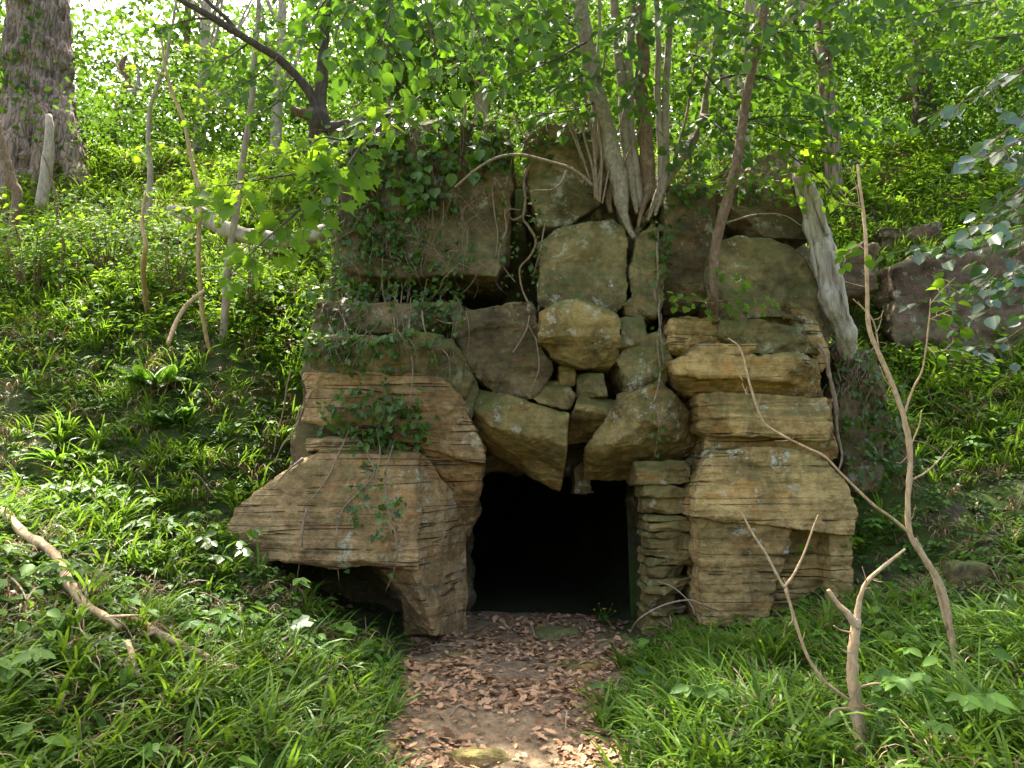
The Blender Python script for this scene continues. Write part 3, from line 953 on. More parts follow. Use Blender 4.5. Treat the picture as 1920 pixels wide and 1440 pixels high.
# ---- second rock wall further up the right bank
rock('rock_wall', [
    ([(1690, 500, 9.15), (1760, 482, 9.1), (1860, 490, 9.15), (1990, 470, 9.2), (2200, 450, 9.3), (2250, 760, 9.1), (1990, 740, 9.05), (1860, 720, 9.0), (1720, 715, 9.05), (1685, 620, 9.1)], 1.0),
    ([(1760, 470, 9.6), (1990, 410, 9.7), (2200, 400, 9.7), (2200, 480, 9.5), (1760, 500, 9.5)], 0.8)],
    M['rock_purple'], 'purplish brown rock wall on the bank, dotted with white lichen', 'rock', None, voxel=0.035, amp=0.03, terr=0.05, strata=(0.15, 0.5, 0.03), seed=77, facets=0)
rock('sandstone_block', [hp([(1572, 470), (1640, 462), (1650, 545), (1580, 556)], 8.7, 0.7)], M['rock_purple'], 'grey brown stone on the bank between dead trunk and rock wall', 'rock', None, voxel=0.03, terr=0.05)
rock('sandstone_block', [hp([(1655, 428), (1760, 420), (1775, 462), (1665, 468)], 9.9, 0.7)], M['rock_purple'], 'stone on the bank just above the purplish rock wall', 'rock', None, voxel=0.03, terr=0.05)

# ---- loose stones on the ground
def loose(u, v, sx, sy, sz, mat, label, cat='stone', rot=0.0, group=None, sink=0.4, seed=1, name='stone', strata=None):
    g = G(u, v)
    r = np.random.default_rng(seed)
    pts = []
    for k in range(14):
        a = 2 * math.pi * k / 7 + r.uniform(-.3, .3)
        top = k < 7
        rr = r.uniform(0.8, 1.05) * (0.85 if top else 1.0)
        x, y = sx * rr * math.cos(a) / 2, sy * rr * math.sin(a) / 2
        z = sz * ((1 - sink) + r.uniform(-.08, .08)) if top else -sz * sink
        pts.append((g[0] + x * math.cos(rot) - y * math.sin(rot), g[1] + x * math.sin(rot) + y * math.cos(rot), g[2] + z, 0))
    return rock(name, [(pts, 0.0)], mat, label, cat, group, voxel=max(0.010, min(sx, sy) / 22), amp=0.012, terr=0.012, jit=0.004, seed=seed, freq=4, strata=strata)


loose(1038, 1196, 0.58, 0.34, 0.10, M['rock_olive'], 'flat mossy slab lying on the leaf litter before the cave mouth', rot=0.25, seed=11, name='flat_stone', sink=0.3)
loose(870, 1232, 0.42, 0.30, 0.08, M['rock_tan'], 'bare stone in the path just below the cave floor', seed=12, sink=0.65)
loose(1075, 1250, 0.60, 0.34, 0.09, M['rock_tan'], 'broad worn stone in the upper path among dry leaves', seed=13, sink=0.65)
loose(890, 1428, 0.46, 0.24, 0.10, M['rock_tan'], 'brown step stone at the bottom of the path', seed=16, sink=0.5)
loose(1815, 1105, 0.42, 0.30, 0.26, M['rock_olive'], 'mossy boulder on the bank behind the forked sapling', 'boulder', seed=18, sink=0.3)
for k, (u, v, s) in enumerate([(1240, 1150, .22), (1285, 1140, .2), (1300, 1118, .24), (1262, 1168, .17), (1320, 1135, .18), (1225, 1172, .15), (1342, 1120, .16), (1290, 1108, .17)]):
    loose(u, v, s, s * 0.7, 0.055, M['rock_ochre'], 'flat fallen stone heaped at the foot of the stacked pillar', rot=k * 0.7, group='fallen stones under the pillar', seed=30 + k, sink=0.25, name='fallen_stone')

# one search tree over all rock for placing what grows on it
allV, allF, nV = [], [], 0
for o, V_, F_ in ROCK_TREES:
    allV.append(V_)
    allF += [tuple(i + nV for i in f) for f in F_]
    nV += len(V_)
RB = BVHTree.FromPolygons([tuple(p) for p in np.concatenate(allV)], allF)
ROCK_TREES.clear()


def S(u, v, off=0.03, Yf=7.2):
    """Point on the rock face seen at a pixel, stood off by off metres towards the viewer."""
    d = ray(u, v)
    d = d / np.linalg.norm(d)
    loc, nor, idx, dist = RB.ray_cast(Vector(EYE), Vector(d))
    if loc is None or abs(loc[1]) > 9:
        q = P(u, v, Yf)
        return q, np.array([0, -1.0, 0]), False
    return np.array(loc) - d * off, np.array(nor), True

# ------------------------------------------------------------------ woody things


def pix(pts):
    return np.array([P(*q) for q in pts])


def rpx(px, Y):
    """radius in metres of something px pixels wide at depth Y"""
    return px * 0.5 * Y / FPX


def surf(pts, off=0.05, Yf=7.2):
    return np.array([S(q[0], q[1], off if len(q) < 3 else q[2], Yf)[0] for q in pts])


def spray(mbt, mbl, main, r0=0.010, spacing=0.16, sub=0.5, leaf=0.075, tmpl=HAZEL, ang=0.9, up=(0, -0.75, 0.75), jitter=0.5,
          droop=0.25, lsp=0.07, seed=0, start=0.1, taper=True, rnd=(0.0, 1.0), tilt=0.0):
    """A branch carrying alternate flat side twigs with leaves; main: control points."""
    r = np.random.default_rng(seed)
    c = catmull(main, 8)
    n = len(c)
    s = np.r_[0, np.cumsum(np.linalg.norm(np.diff(c, axis=0), axis=1))]
    L = s[-1]
    tube(mbt, main, np.linspace(r0, 0.002, len(main)), 5, 6, wob=0.01, seed=seed)
    upv = np.array(up, float)
    upv /= np.linalg.norm(upv)
    pos, di, no = [], [], []
    side = 1
    t = L * start
    while t < L:
        p = np.array([np.interp(t, s, c[:, k]) for k in range(3)])
        k = min(n - 2, int(np.searchsorted(s, t)))
        T = c[min(n - 1, k + 1)] - c[max(0, k - 1)]
        T /= np.linalg.norm(T) + 1e-9
        sd = np.cross(T, upv)
        sd /= np.linalg.norm(sd) + 1e-9
        a = ang * r.uniform(0.7, 1.25)
        D = T * math.cos(a) + side * sd * math.sin(a) + upv * r.uniform(-0.25, 0.15)
        ln = sub * r.uniform(0.5, 1.15) * (1 - 0.55 * t / L if taper else 1)
        m = max(2, int(ln / lsp))
        tt = np.linspace(0, 1, 5)[:, None]
        sub_pts = p + D * ln * tt + np.array([0, 0, -droop * ln]) * tt ** 2 + r.normal(size=(5, 3)) * 0.012 * tt
        tube(mbt, sub_pts[[0, 2, 4]], [0.0035, 0.0025, 0.0012], 4, 3)
        sg = 1
        for q in range(m + 1):
            f = (q + 0.6) / (m + 0.6)
            x = np.array([np.interp(f, tt[:, 0], sub_pts[:, kk]) for kk in range(3)])
            sd2 = np.cross(D, upv)
            sd2 /= np.linalg.norm(sd2) + 1e-9
            aa = r.uniform(0.5, 1.1) if q < m else r.uniform(-.2, .2)
            ld = D * math.cos(aa) + sg * sd2 * math.sin(aa) + np.array([0, 0, -r.uniform(0.0, 0.5)])
            pos.append(x + ld * 0.012)
            di.append(ld)
            no.append(upv + r.normal(size=3) * jitter)
            sg = -sg
        side = -side
        t += spacing * r.uniform(0.6, 1.3)
    pos, di, no = np.array(pos), np.array(di), np.array(no)
    put_leaves(mbl, tmpl, pos, di, no, leaf * r.uniform(0.6, 1.25, len(pos)), r.uniform(rnd[0], rnd[1], len(pos)))
    return len(pos)


def bough(t, bmat, lmat, main, *a, **kw):
    mbt, mbl = MB(), MB()
    spray(mbt, mbl, main, *a, **kw)
    b = mbt.build('branch', bmat, t, True)
    mbl.build('leaves', lmat, b)
    return b


def crown_leaves(mb, centre, radii, nclump, per, size, tmpl=TINY, seed=0, clump=0.55, flat=0.45, rnd=(0, 1), shell=0.5, keep=None, gaps=None):
    r = np.random.default_rng(seed)
    d = r.normal(size=(nclump, 3))
    d /= np.linalg.norm(d, axis=1)[:, None]
    rad = shell + (1 - shell) * r.random(nclump) ** 0.7
    cc = np.array(centre) + d * np.array(radii) * rad[:, None]
    base = r.uniform(rnd[0], rnd[1], nclump)
    if keep is not None:
        k = keep(cc)
        cc, base = cc[k], base[k]
    if gaps is not None:
        k = vnoise(cc * gaps[0], 71) > gaps[1]
        cc, base = cc[k], base[k]
    n = len(cc)
    if n == 0: return cc
    cs = clump * r.uniform(0.6, 1.4, n)
    pos = np.repeat(cc, per, 0) + r.normal(size=(n * per, 3)) * np.repeat(cs, per)[:, None] * np.array([1, 1, flat])
    di = r.normal(size=(n * per, 3))
    di[:, 2] = di[:, 2] * 0.5 - 0.35
    no = r.normal(size=(n * per, 3)) * 0.55 + np.array([0, 0, 1.0])
    put_leaves(mb, tmpl, pos, di, no, size * r.uniform(0.6, 1.3, n * per), np.clip(np.repeat(base, per) + r.normal(size=n * per) * 0.18, 0, 1))
    return cc


def sapling(name, label, cat, parts, mat, group=None, leafspec=None, seg=9, rough=0.10, seed=1, base=None):
    """parts: list of (part name, [(world pts)], [radii])"""
    b = base if base is not None else parts[0][1][0]
    t = empty(name, tuple(b), label, cat, group)
    for k, (pn, pts, rr) in enumerate(parts):
        mb = MB()
        tube(mb, pts, rr, seg, 6, rough=rough, freq=9, seed=seed + k, wob=0.012)
        mb.build(pn, mat, t, True)
    return t


# ---- great oak at the top of the bank
ob = P(72, 292, 12.6)
ob[2] = terrain(ob[:1], ob[1:2])[0] - 0.1
oak = empty('oak_tree', tuple(ob), 'great old oak trunk with deeply ridged grey bark at the top of the bank', 'tree')
mb = MB()
tube(mb, [ob - np.array([0, 0, .9]), ob, P(74, 268, 12.6), P(75, 225, 12.6), P(74, 150, 12.6), P(72, 60, 12.6), P(68, -60, 12.6), P(60, -260, 12.7), P(40, -520, 12.9)],
     [1.15, 1.0, 0.80, 0.64, 0.56, 0.54, 0.52, 0.46, 0.36], 72, 14, rough=0.10, freq=2.2, ridges=0.22, seed=4)
mb.build('trunk', M['bark_oak'], oak, True)
def onto(x, y, h):
    return np.array([x, y, terrain(np.array([x]), np.array([y]))[0] + h])


for k, (az_, ln_, r0_) in enumerate([(-0.45, 1.25, .26), (-2.5, 1.3, .26), (-1.45, 1.05, .24), (-0.95, .9, .16)]):
    dx_, dy_ = math.cos(az_), math.sin(az_)
    mb = MB()
    tube(mb, [np.array([ob[0] + dx_ * .42, ob[1] + dy_ * .42, ob[2] + 1.15]), np.array([ob[0] + dx_ * .66, ob[1] + dy_ * .66, ob[2] + .55]),
              onto(ob[0] + dx_ * .95, ob[1] + dy_ * .95, .12), onto(ob[0] + dx_ * ln_ * 1.15, ob[1] + dy_ * ln_ * 1.15, -.12), onto(ob[0] + dx_ * ln_ * 1.5, ob[1] + dy_ * ln_ * 1.5, -.35)],
         [r0_ * .75, r0_ * 1.05, r0_, r0_ * .7, r0_ * .4], 22, 8, rough=0.18, freq=3, ridges=0.14, seed=20 + k)
    mb.build('root', M['bark_oak'], oak, True)
mb = MB()
for k, (pts, rr) in enumerate([([(60, -120, 12.5), (190, -210, 12.2), (360, -300, 12.0), (520, -340, 11.5)], [.25, .17, .11, .05]),
                               ([(60, -200, 12.5), (-150, -300, 12.0), (-400, -360, 11.5)], [.25, .16, .06])]):
    tube(mb, pix(pts), rr, 10, 6, rough=0.15, freq=4, seed=k)
mb.build('limb', M['bark_oak'], oak, True)
mb = MB()
r_ = np.random.default_rng(3)
n_ = 420
aa = r_.uniform(-2.9, -1.2, n_)
zz = r_.uniform(0.6, 4.6, n_)
cz = np.interp(zz, [0, 1, 2, 5], [0.95, 0.68, 0.60, 0.56])
pp = np.column_stack([ob[0] + 0.05 + np.cos(aa) * cz * 1.06, ob[1] + np.sin(aa) * cz * 1.06, ob[2] + zz])
keep = vnoise(pp * 1.6, 9) > -0.05
pp = pp[keep]
put_leaves(mb, IVY, pp + r_.normal(size=pp.shape) * 0.05, r_.normal(size=pp.shape) * 0.6 + np.array([0, -.2, -1]), np.column_stack([np.cos(aa[keep]), np.sin(aa[keep]), 0 * pp[:, 0] + 0.3]) + r_.normal(size=pp.shape) * 0.4,
           r_.uniform(0.07, 0.13, len(pp)), r_.uniform(0.3, 1, len(pp)))
mb.build('climbing_leaves', M['canopy'], oak)
mb = MB()
sp_ = pix([(92, 262, 11.2), (91, 216, 11.25)])
tube(mb, [onto(sp_[0][0], 11.15, -.1), sp_[0], sp_[1]], [.10, .075, .05], 12, 6, rough=0.25, freq=6, seed=7)
tag(mb.build('dead_stump', M['bark_grey'], None, True), 'pale grey dead stub standing before the oak roots', 'stump')

# ---- dark tree with a burr on the upper corner of the rock
b = P(600, 262, 7.5)
t = empty('hazel_tree', tuple(b), 'dark stemmed small tree with a knotty burr on the corner of the rock', 'tree')
mb = MB()
tube(mb, pix([(603, 285, 7.6), (600, 250, 7.55), (598, 222, 7.5), (600, 195, 7.5), (604, 130, 7.5), (609, 60, 7.5), (613, -10, 7.5), (625, -220, 7.6), (650, -420, 7.7)]),
     [.12, .13, .125, .075, .06, .058, .055, .045, .03], 14, 8, rough=0.18, freq=6, seed=2)
mb.build('trunk', M['bark_dark'], t, True)
mb = MB()
tube(mb, pix([(596, 215, 7.5), (584, 180, 7.45), (556, 142, 7.4), (520, 108, 7.35), (470, 78, 7.3), (400, 34, 7.2), (330, -6, 7.1), (240, -70, 7.0)]),
     [.075, .055, .047, .042, .040, .034, .03, .02], 12, 8, rough=0.15, freq=8, seed=5)
mb.build('bough', M['bark_dark'], t, True)
mb = MB()
tube(mb, pix([(446, 60, 7.28), (425, 35, 7.25), (395, 8, 7.2), (360, -30, 7.15)]), [.025, .024, .02, .014], 8, 6, rough=.1, seed=6)
mb.build('branch', M['bark_dark'], t, True)
mb = MB()
tube(mb, pix([(585, 215, 7.45), (565, 212, 7.4), (548, 204, 7.38)]), [.07, .05, .035], 10, 5, rough=0.3, freq=9, seed=8)
mb.build('broken_stub', M['bark_brown'], t, True)
mb = MB()
tube(mb, pix([(612, 240, 7.5), (640, 238, 7.45), (665, 228, 7.4), (690, 224, 7.4)]), [.07, .06, .05, .03], 10, 6, rough=0.3, freq=7, seed=8)
mb.build('root', M['bark_dark'], t, True)
mbt, mbl = MB(), MB()
for k, (m_, sb) in enumerate([([(520, 108, 7.3), (470, 150, 7.0), (410, 180, 6.8)], .4), ([(470, 78, 7.3), (420, 110, 7.2), (360, 120, 7.1)], .4), ([(400, 34, 7.2), (350, 40, 7.0), (290, 55, 6.9)], .4),
                              ([(606, 100, 7.5), (560, 60, 7.3), (500, 30, 7.2)], .5), ([(610, 40, 7.5), (560, -30, 7.2), (480, -40, 7.0)], .6), ([(610, 30, 7.5), (670, 0, 7.2), (740, 20, 7.0)], .6),
                              ([(612, -60, 7.5), (540, -110, 7.3), (440, -120, 7.2)], .7), ([(612, -80, 7.5), (700, -90, 7.3), (800, -60, 7.2)], .7), ([(560, 142, 7.4), (520, 190, 7.2), (480, 215, 7.1)], .4)]):
    bough(t, M['bark_dark'], M['hazel'], pix(m_), 0.012, .10, sb, .085, HAZEL, seed=50 + k)

mb = MB()
crown_leaves(mb, (-4.2, 7.6, 8.9), (2.6, 1.3, 0.8), 85, 40, .10, HAZEL, seed=191, clump=.5, flat=.4, shell=.2)  # unseen crown, added across the sun's way to shade the left foreground
mb.build('crown', M['hazel'], t)

# ---- many stemmed tree growing out of the top of the rock
b = P(1195, 330, 7.1)
t = empty('hazel_tree', tuple(b), 'many stemmed pale hazel rooted in the top of the rock', 'tree')
STEMS = [
    ([(1188, 446), (1176, 420), (1166, 388), (1160, 350), (1150, 300), (1138, 250), (1124, 195), (1110, 130), (1097, 60), (1082, -20), (1050, -200), (1010, -420)], [9, 15, 30, 42, 43, 41, 39, 37, 35, 33, 26, 16], 7.0, 'bark_hazel'),
    ([(1192, 400), (1187, 365), (1182, 330), (1176, 280), (1170, 220), (1162, 120), (1156, 40), (1152, -40), (1140, -260)], [8, 18, 26, 26, 24, 22, 21, 20, 12], 7.1, 'bark_hazel'),
    ([(1206, 400), (1198, 360), (1192, 325), (1185, 280), (1180, 220), (1180, 120), (1184, 40), (1190, -40), (1200, -260)], [8, 20, 30, 26, 23, 21, 20, 19, 12], 7.15, 'bark_grey'),
    ([(1196, 430), (1206, 395), (1216, 360), (1216, 330), (1214, 300), (1209, 230), (1203, 160), (1206, 110), (1202, 50), (1203, -20), (1215, -240), (1230, -420)], [7, 12, 22, 32, 34, 32, 30, 31, 27, 26, 18, 10], 7.0, 'bark_brown'),
    ([(1230, 400), (1240, 365), (1246, 330), (1248, 270), (1250, 200), (1252, 100), (1256, -10), (1270, -220)], [6, 14, 20, 18, 17, 16, 15, 10], 7.05, 'bark_hazel'),
    ([(1226, 405), (1236, 370), (1240, 335), (1236, 250), (1233, 160), (1234, 60), (1228, -30), (1215, -240)], [6, 12, 16, 16, 15, 14, 13, 9], 7.1, 'bark_grey'),
    ([(1212, 415), (1226, 380), (1243, 350), (1262, 320), (1286, 288), (1306, 250), (1318, 215), (1330, 150), (1345, 40), (1350, -80)], [7, 14, 24, 26, 25, 22, 18, 14, 12, 9], 7.05, 'bark_hazel'),
    ([(1118, 300), (1116, 240), (1114, 196), (1120, 120), (1124, 20), (1130, -80)], [11, 11, 10, 9, 8, 6], 7.1, 'bark_grey'),
]
for k, (pts, wds, Y, mt) in enumerate(STEMS):
    mb = MB()
    tube(mb, pix([(u, v_, Y - 0.03 * (k % 3)) for u, v_ in pts]), [rpx(w_ * .84, Y) for w_ in wds], 14, 8, rough=0.13, freq=7, seed=40 + k, wob=0.015)
    mb.build('stem', M[mt], t, True)
for k, (pts, w_) in enumerate([([(1164, 380), (1170, 410), (1180, 432), (1192, 448)], 26), ([(1246, 348), (1234, 378), (1216, 404), (1198, 430), (1190, 450)], 22), ([(1186, 330), (1196, 360), (1204, 395)], 18),
                               ([(1150, 330), (1140, 372), (1146, 400)], 16), ([(1226, 336), (1240, 360), (1250, 392)], 14)]):
    mb = MB()
    tube(mb, surf(pts, 0.06, 7.0), [rpx(w_ * f, 7) for f in np.linspace(1, .55, len(pts))], 10, 6, rough=0.25, freq=9, seed=60 + k)
    mb.build('root', M['bark_hazel'], t, True)
for k, (pts, w_) in enumerate([([(1116, 372), (1112, 320), (1098, 260), (1076, 195), (1030, 90), (985, -20)], 6), ([(1120, 375), (1116, 310), (1108, 240), (1090, 150), (1060, 40)], 7), ([(1108, 340), (1085, 270), (1060, 200), (1035, 120)], 4),
                               ([(1124, 380), (1128, 310), (1122, 235), (1128, 150), (1140, 60)], 7), ([(1130, 382), (1140, 320), (1160, 240), (1172, 190)], 4), ([(1118, 360), (1130, 300), (1145, 250)], 5),
                               ([(1090, 300), (1075, 260), (1058, 210)], 4), ([(1152, 340), (1172, 300), (1196, 250), (1210, 190)], 4), ([(1262, 320), (1290, 200), (1305, 90), (1320, -20)], 6)]):
    mb = MB()
    tube(mb, pix([(u, v_, 6.95) for u, v_ in pts]), [rpx(w_ * f, 7) for f in np.linspace(1, .6, len(pts))], 6, 6, seed=70 + k, wob=0.012)
    mb.build('shoot', M['vine'], t, True)
for k, (pts, w_) in enumerate([([(1112, 348), (1080, 322), (1050, 308), (985, 292), (935, 296), (895, 318), (870, 338), (852, 352)], 7), ([(1062, 318), (1052, 342), (1032, 356), (1000, 357)], 5)]):
    mb = MB()
    tube(mb, pix([(u, v_, 6.75) for u, v_ in pts]), [rpx(w_ * f, 6.8) for f in np.linspace(1, .6, len(pts))], 7, 8, seed=80 + k, wob=0.008)
    mb.build('arching_shoot', M['vine'], t, True)
mbt, mbl = MB(), MB()
HZ = [([(1090, 40, 6.9), (1020, 20, 6.4), (930, 50, 6.0), (850, 90, 5.7)], .55), ([(1085, 0, 6.9), (1000, -30, 6.2), (900, -20, 5.8), (800, 30, 5.5)], .6), ([(1100, 80, 6.9), (1040, 110, 6.5), (970, 140, 6.3), (900, 150, 6.2)], .45),
      ([(1203, 20, 7.0), (1180, 40, 6.4), (1150, 90, 6.0)], .45), ([(1203, -40, 7), (1260, -10, 6.3), (1320, 40, 5.9)], .55), ([(1256, 0, 7.0), (1330, 10, 6.5), (1420, 50, 6.2), (1500, 110, 6.0)], .55),
      ([(1330, 150, 7.0), (1400, 140, 6.7), (1480, 160, 6.5), (1560, 190, 6.4)], .5), ([(1345, 40, 7), (1430, 60, 6.6), (1540, 60, 6.4), (1640, 90, 6.3)], .55), ([(1318, 215, 7.0), (1380, 225, 6.7), (1450, 218, 6.5), (1560, 220, 6.4), (1690, 222, 6.4)], .42),
      ([(1350, -60, 7), (1450, -60, 6.5), (1580, -40, 6.2), (1700, 0, 6.1)], .6), ([(1203, -120, 7), (1100, -140, 6.2), (960, -110, 5.7)], .6), ([(1250, -100, 7), (1400, -140, 6.2), (1550, -120, 5.9)], .6),
      ([(1120, 120, 7.1), (1080, 150, 6.8), (1030, 170, 6.7)], .35), ([(1290, 100, 7.0), (1330, 110, 6.7), (1370, 120, 6.5)], .4), ([(1310, 120, 7.0), (1350, 170, 6.8), (1400, 195, 6.7)], .4), ([(1316, 215, 7.0), (1350, 240, 6.7), (1400, 290, 6.5)], .35), ([(1300, 255, 7.0), (1290, 290, 6.7), (1310, 330, 6.6)], .3), ([(1120, 190, 7.0), (1060, 210, 6.8), (990, 215, 6.7)], .35), ([(1203, 120, 7.0), (1190, 170, 6.6), (1200, 215, 6.5)], .3),
      ([(1110, 100, 7.1), (1010, 60, 6.9), (900, 110, 6.8), (800, 130, 6.8)], .5), ([(1100, 60, 7.1), (960, 0, 6.9), (820, 20, 6.8)], .5)]
for k, (m_, sb) in enumerate(HZ):
    bough(t, M['bark_dark'], M['hazel'], pix(m_), 0.012, .095, sb, .095, HAZEL, seed=100 + k)
mb = MB()
crown_leaves(mb, (0.9, 6.0, 8.6), (3.6, 2.8, 1.2), 150, 40, .10, HAZEL, seed=190, clump=.55, flat=.4, shell=.2)  # dense leaf layer added out of view overhead to shade foreground and rock
mb.build('crown', M['hazel'], t)
# bright spray over the right shoulder of the rock
for k, m_ in enumerate([[(1400, 230, 6.9), (1470, 240, 6.6), (1540, 258, 6.5), (1620, 262, 6.4)], [(1430, 245, 6.8), (1500, 275, 6.5), (1560, 290, 6.5), (1630, 300, 6.4)], [(1440, 235, 6.7), (1510, 225, 6.4), (1600, 215, 6.3)], [(1480, 290, 6.7), (1530, 330, 6.6), (1570, 370, 6.6)]]):
    bough(t, M['bark_dark'], M['shrub'], pix(m_), 0.008, .075, .38, .078, HAZEL, seed=130 + k, rnd=(.5, 1))

# ---- slender sapling standing on the right shelf
sb = surf([(1340, 603)], 0.0)[0]
t = empty('sapling', tuple(sb), 'slender brown sapling leaning up from the mossy shelf', 'sapling')
pts = [(1341, 604, sb[1]), (1340, 560, 6.55), (1340, 515, 6.5), (1346, 440, 6.45), (1364, 372, 6.4), (1384, 290, 6.35), (1394, 215, 6.3), (1410, 130, 6.25), (1426, 60, 6.2), (1441, -20, 6.15), (1470, -160, 6.1), (1490, -300, 6.0)]
mb = MB()
tube(mb, pix(pts), [rpx(w_, 6.4) for w_ in (14, 15, 17, 20, 20, 19, 18, 17, 17, 17, 14, 8)], 12, 8, rough=0.10, freq=9, seed=3, wob=0.01)
mb.build('trunk', M['bark_brown'], t, True)
mb = MB()
tube(mb, pix([(1360, 418, 6.42), (1420, 402, 6.4), (1470, 404, 6.4), (1505, 425, 6.4)]), [.009, .008, .006, .003], 6, 6, seed=1)
mb.build('branch', M['vine'], t, True)
mbt, mbl = MB(), MB()
for k, (m_, n_) in enumerate([([(1341, 570, 6.5), (1300, 562, 6.4), (1262, 560, 6.35)], .2), ([(1341, 565, 6.5), (1390, 560, 6.4), (1450, 562, 6.35)], .2), ([(1384, 295, 6.35), (1400, 330, 6.3), (1440, 350, 6.2), (1490, 372, 6.2)], .22), ([(1370, 340, 6.4), (1330, 345, 6.3), (1280, 350, 6.25)], .18),
                              ([(1350, 500, 6.45), (1365, 510, 6.4), (1390, 520, 6.35)], .15), ([(1390, 320, 6.35), (1430, 330, 6.2), (1470, 345, 6.1)], .22),
                              ([(1440, -10, 6.15), (1500, 0, 5.9), (1580, 20, 5.8)], .5), ([(1425, 60, 6.2), (1470, 100, 6.0), (1530, 130, 5.9)], .4), ([(1430, 40, 6.2), (1380, 50, 6.0), (1320, 90, 5.8)], .4)]):
    bough(t, M['bark_brown'], M['shrub'], pix(m_), 0.005, .08, n_, .062, HAZEL, seed=150 + k, lsp=0.06)

# ---- pale dead trunk leaning at the right end of the rock
t0 = pix([(1466, 248, 7.2), (1488, 305, 7.15), (1516, 375, 7.05), (1540, 460, 6.95), (1560, 545, 6.9), (1576, 605, 6.92), (1588, 655, 7.05), (1596, 700, 7.3)])
t = empty('dead_tree', tuple(t0[-1]), 'pale barkless dead trunk leaning at the right end of the rock', 'dead tree')
mb = MB()
tube(mb, t0[::-1], [rpx(w_, 7) for w_ in (26, 36, 42, 48, 50, 40, 26, 10)], 26, 10, rough=0.28, freq=4, ridges=0.35, seed=12)
mb.build('trunk', M['bark_dead'], t, True)
for k, (pts, ws) in enumerate([([(1500, 305, 7.05), (1530, 370, 6.95), (1552, 440, 6.85)], (10, 18, 8)), ([(1490, 340, 7.1), (1512, 420, 6.95), (1532, 520, 6.85)], (8, 14, 6)), ([(1560, 470, 6.8), (1580, 540, 6.75), (1592, 600, 6.75)], (8, 12, 5))]):
    mb = MB()
    tube(mb, pix(pts), [rpx(w_, 7) for w_ in ws], 8, 6, rough=0.35, freq=6, ridges=.3, seed=15 + k)
    mb.build('splinter', M['bark_dead'], t, True)
mb = MB()
tube(mb, pix([(1538, 640, 6.7), (1548, 668, 6.68), (1553, 706, 6.66), (1563, 760, 6.66), (1566, 800, 6.68), (1577, 850, 6.66), (1572, 890, 6.66)]), [.010, .016, .019, .017, .014, .010, .005], 8, 6, rough=.4, freq=20, seed=5, wob=.03)
tag(mb.build('root', M['twig'], None, True), 'thin grey root running down the outer edge of the right pier', 'root')

# ---- fallen log on the left bank
mb = MB()
lp = pix([(318, 392, 8.2), (345, 402, 8.15), (385, 408, 8.1), (430, 432, 8.0), (480, 446, 7.95), (540, 450, 7.9), (600, 438, 7.85), (640, 425, 7.8)])
tube(mb, lp, [.05, .085, .10, .095, .085, .085, .09, .07], 20, 8, rough=0.2, freq=4, ridges=.18, seed=9)
tag(mb.build('fallen_log', M['bark_dead'], None, True), 'pale bare log lying across the left bank beside the ivy', 'log')

# ---- slim trees on the left bank
LS = [
    ([(419, 640), (424, 560), (428, 500), (440, 410), (455, 310), (470, 200), (478, 100), (490, -60)], [16, 15, 15, 14, 13, 12, 11, 8], 7.9, 'bark_grey', 'straight pale grey young tree crossing behind the fallen log'),
    ([(392, 664), (380, 585), (374, 500), (373, 420), (376, 370), (358, 295), (345, 232), (316, 150), (300, 60)], [8, 9, 9, 9, 9, 8, 7, 6, 4], 7.6, 'bark_tan', 'thin tan sapling with a forked foot before the fallen log'),
    ([(278, 592), (270, 540), (268, 500), (274, 460), (266, 420), (272, 360)], [12, 10, 10, 8, 7, 5], 7.6, 'bark_tan', 'short crooked sapling among the bright shrub leaves'),
    ([(281, 352), (279, 290), (278, 240), (287, 185), (312, 110), (322, 50), (340, -40)], [12, 10, 9, 8, 7, 6, 4], 10.5, 'bark_grey', 'thin grey sapling on the bank to the right of the oak'),
    ([(32, 372), (22, 345), (12, 305), (2, 268), (-12, 220)], [18, 20, 20, 19, 16], 9.8, 'bark_brown', 'smooth leaning brown stem in front of the oak, at the picture edge'),
    ([(118, 470), (108, 420), (104, 370), (96, 330), (82, 290)], [6, 5, 5, 4, 3], 9.2, 'bark_brown', 'thin bare brown stem below the oak roots'),
]
for k, (pts, ws, Y, mt, lab) in enumerate(LS):
    W = pix([(u, v_, Y) for u, v_ in pts])
    if Y < 9:
        g = G(pts[0][0], pts[0][1])
        dY = g[1] - Y
        W = pix([(u, v_, Y + dY * max(0, 1 - i / 2.5)) for i, (u, v_) in enumerate(pts)])
    if Y >= 9:
        W = np.vstack([onto(W[0, 0], W[0, 1] - .05, -.15), W])
        ws = [ws[0]] + list(ws)
    prt = [('trunk', W, [rpx(w_, Y) for w_ in ws])]
    if k == 1:
        prt.append(('fork', pix([(384, 545, Y), (362, 562, Y - .05), (345, 578, Y - .1), (328, 606, Y - .2), (315, 645, Y - .35)]), [rpx(w_, Y) for w_ in (7, 8, 8, 8, 8)]))
    tt = sapling('sapling', lab, 'sapling', prt, M[mt], seed=200 + k)
    if k in (0, 1, 3):
        for j in range(5):
            i0 = 3 + j % (len(pts) - 4)
            u, v_ = pts[i0]
            sgn = 1 if j % 2 else -1
            bough(tt, M['bark_brown'], M['shrub'], pix([(u, v_, Y), (u + sgn * 45, v_ - 25, Y - .2), (u + sgn * 100, v_ - 15, Y - .3)]), .006, .11, .3, .07, HAZEL, seed=210 + k * 9 + j, rnd=(.3, 1))

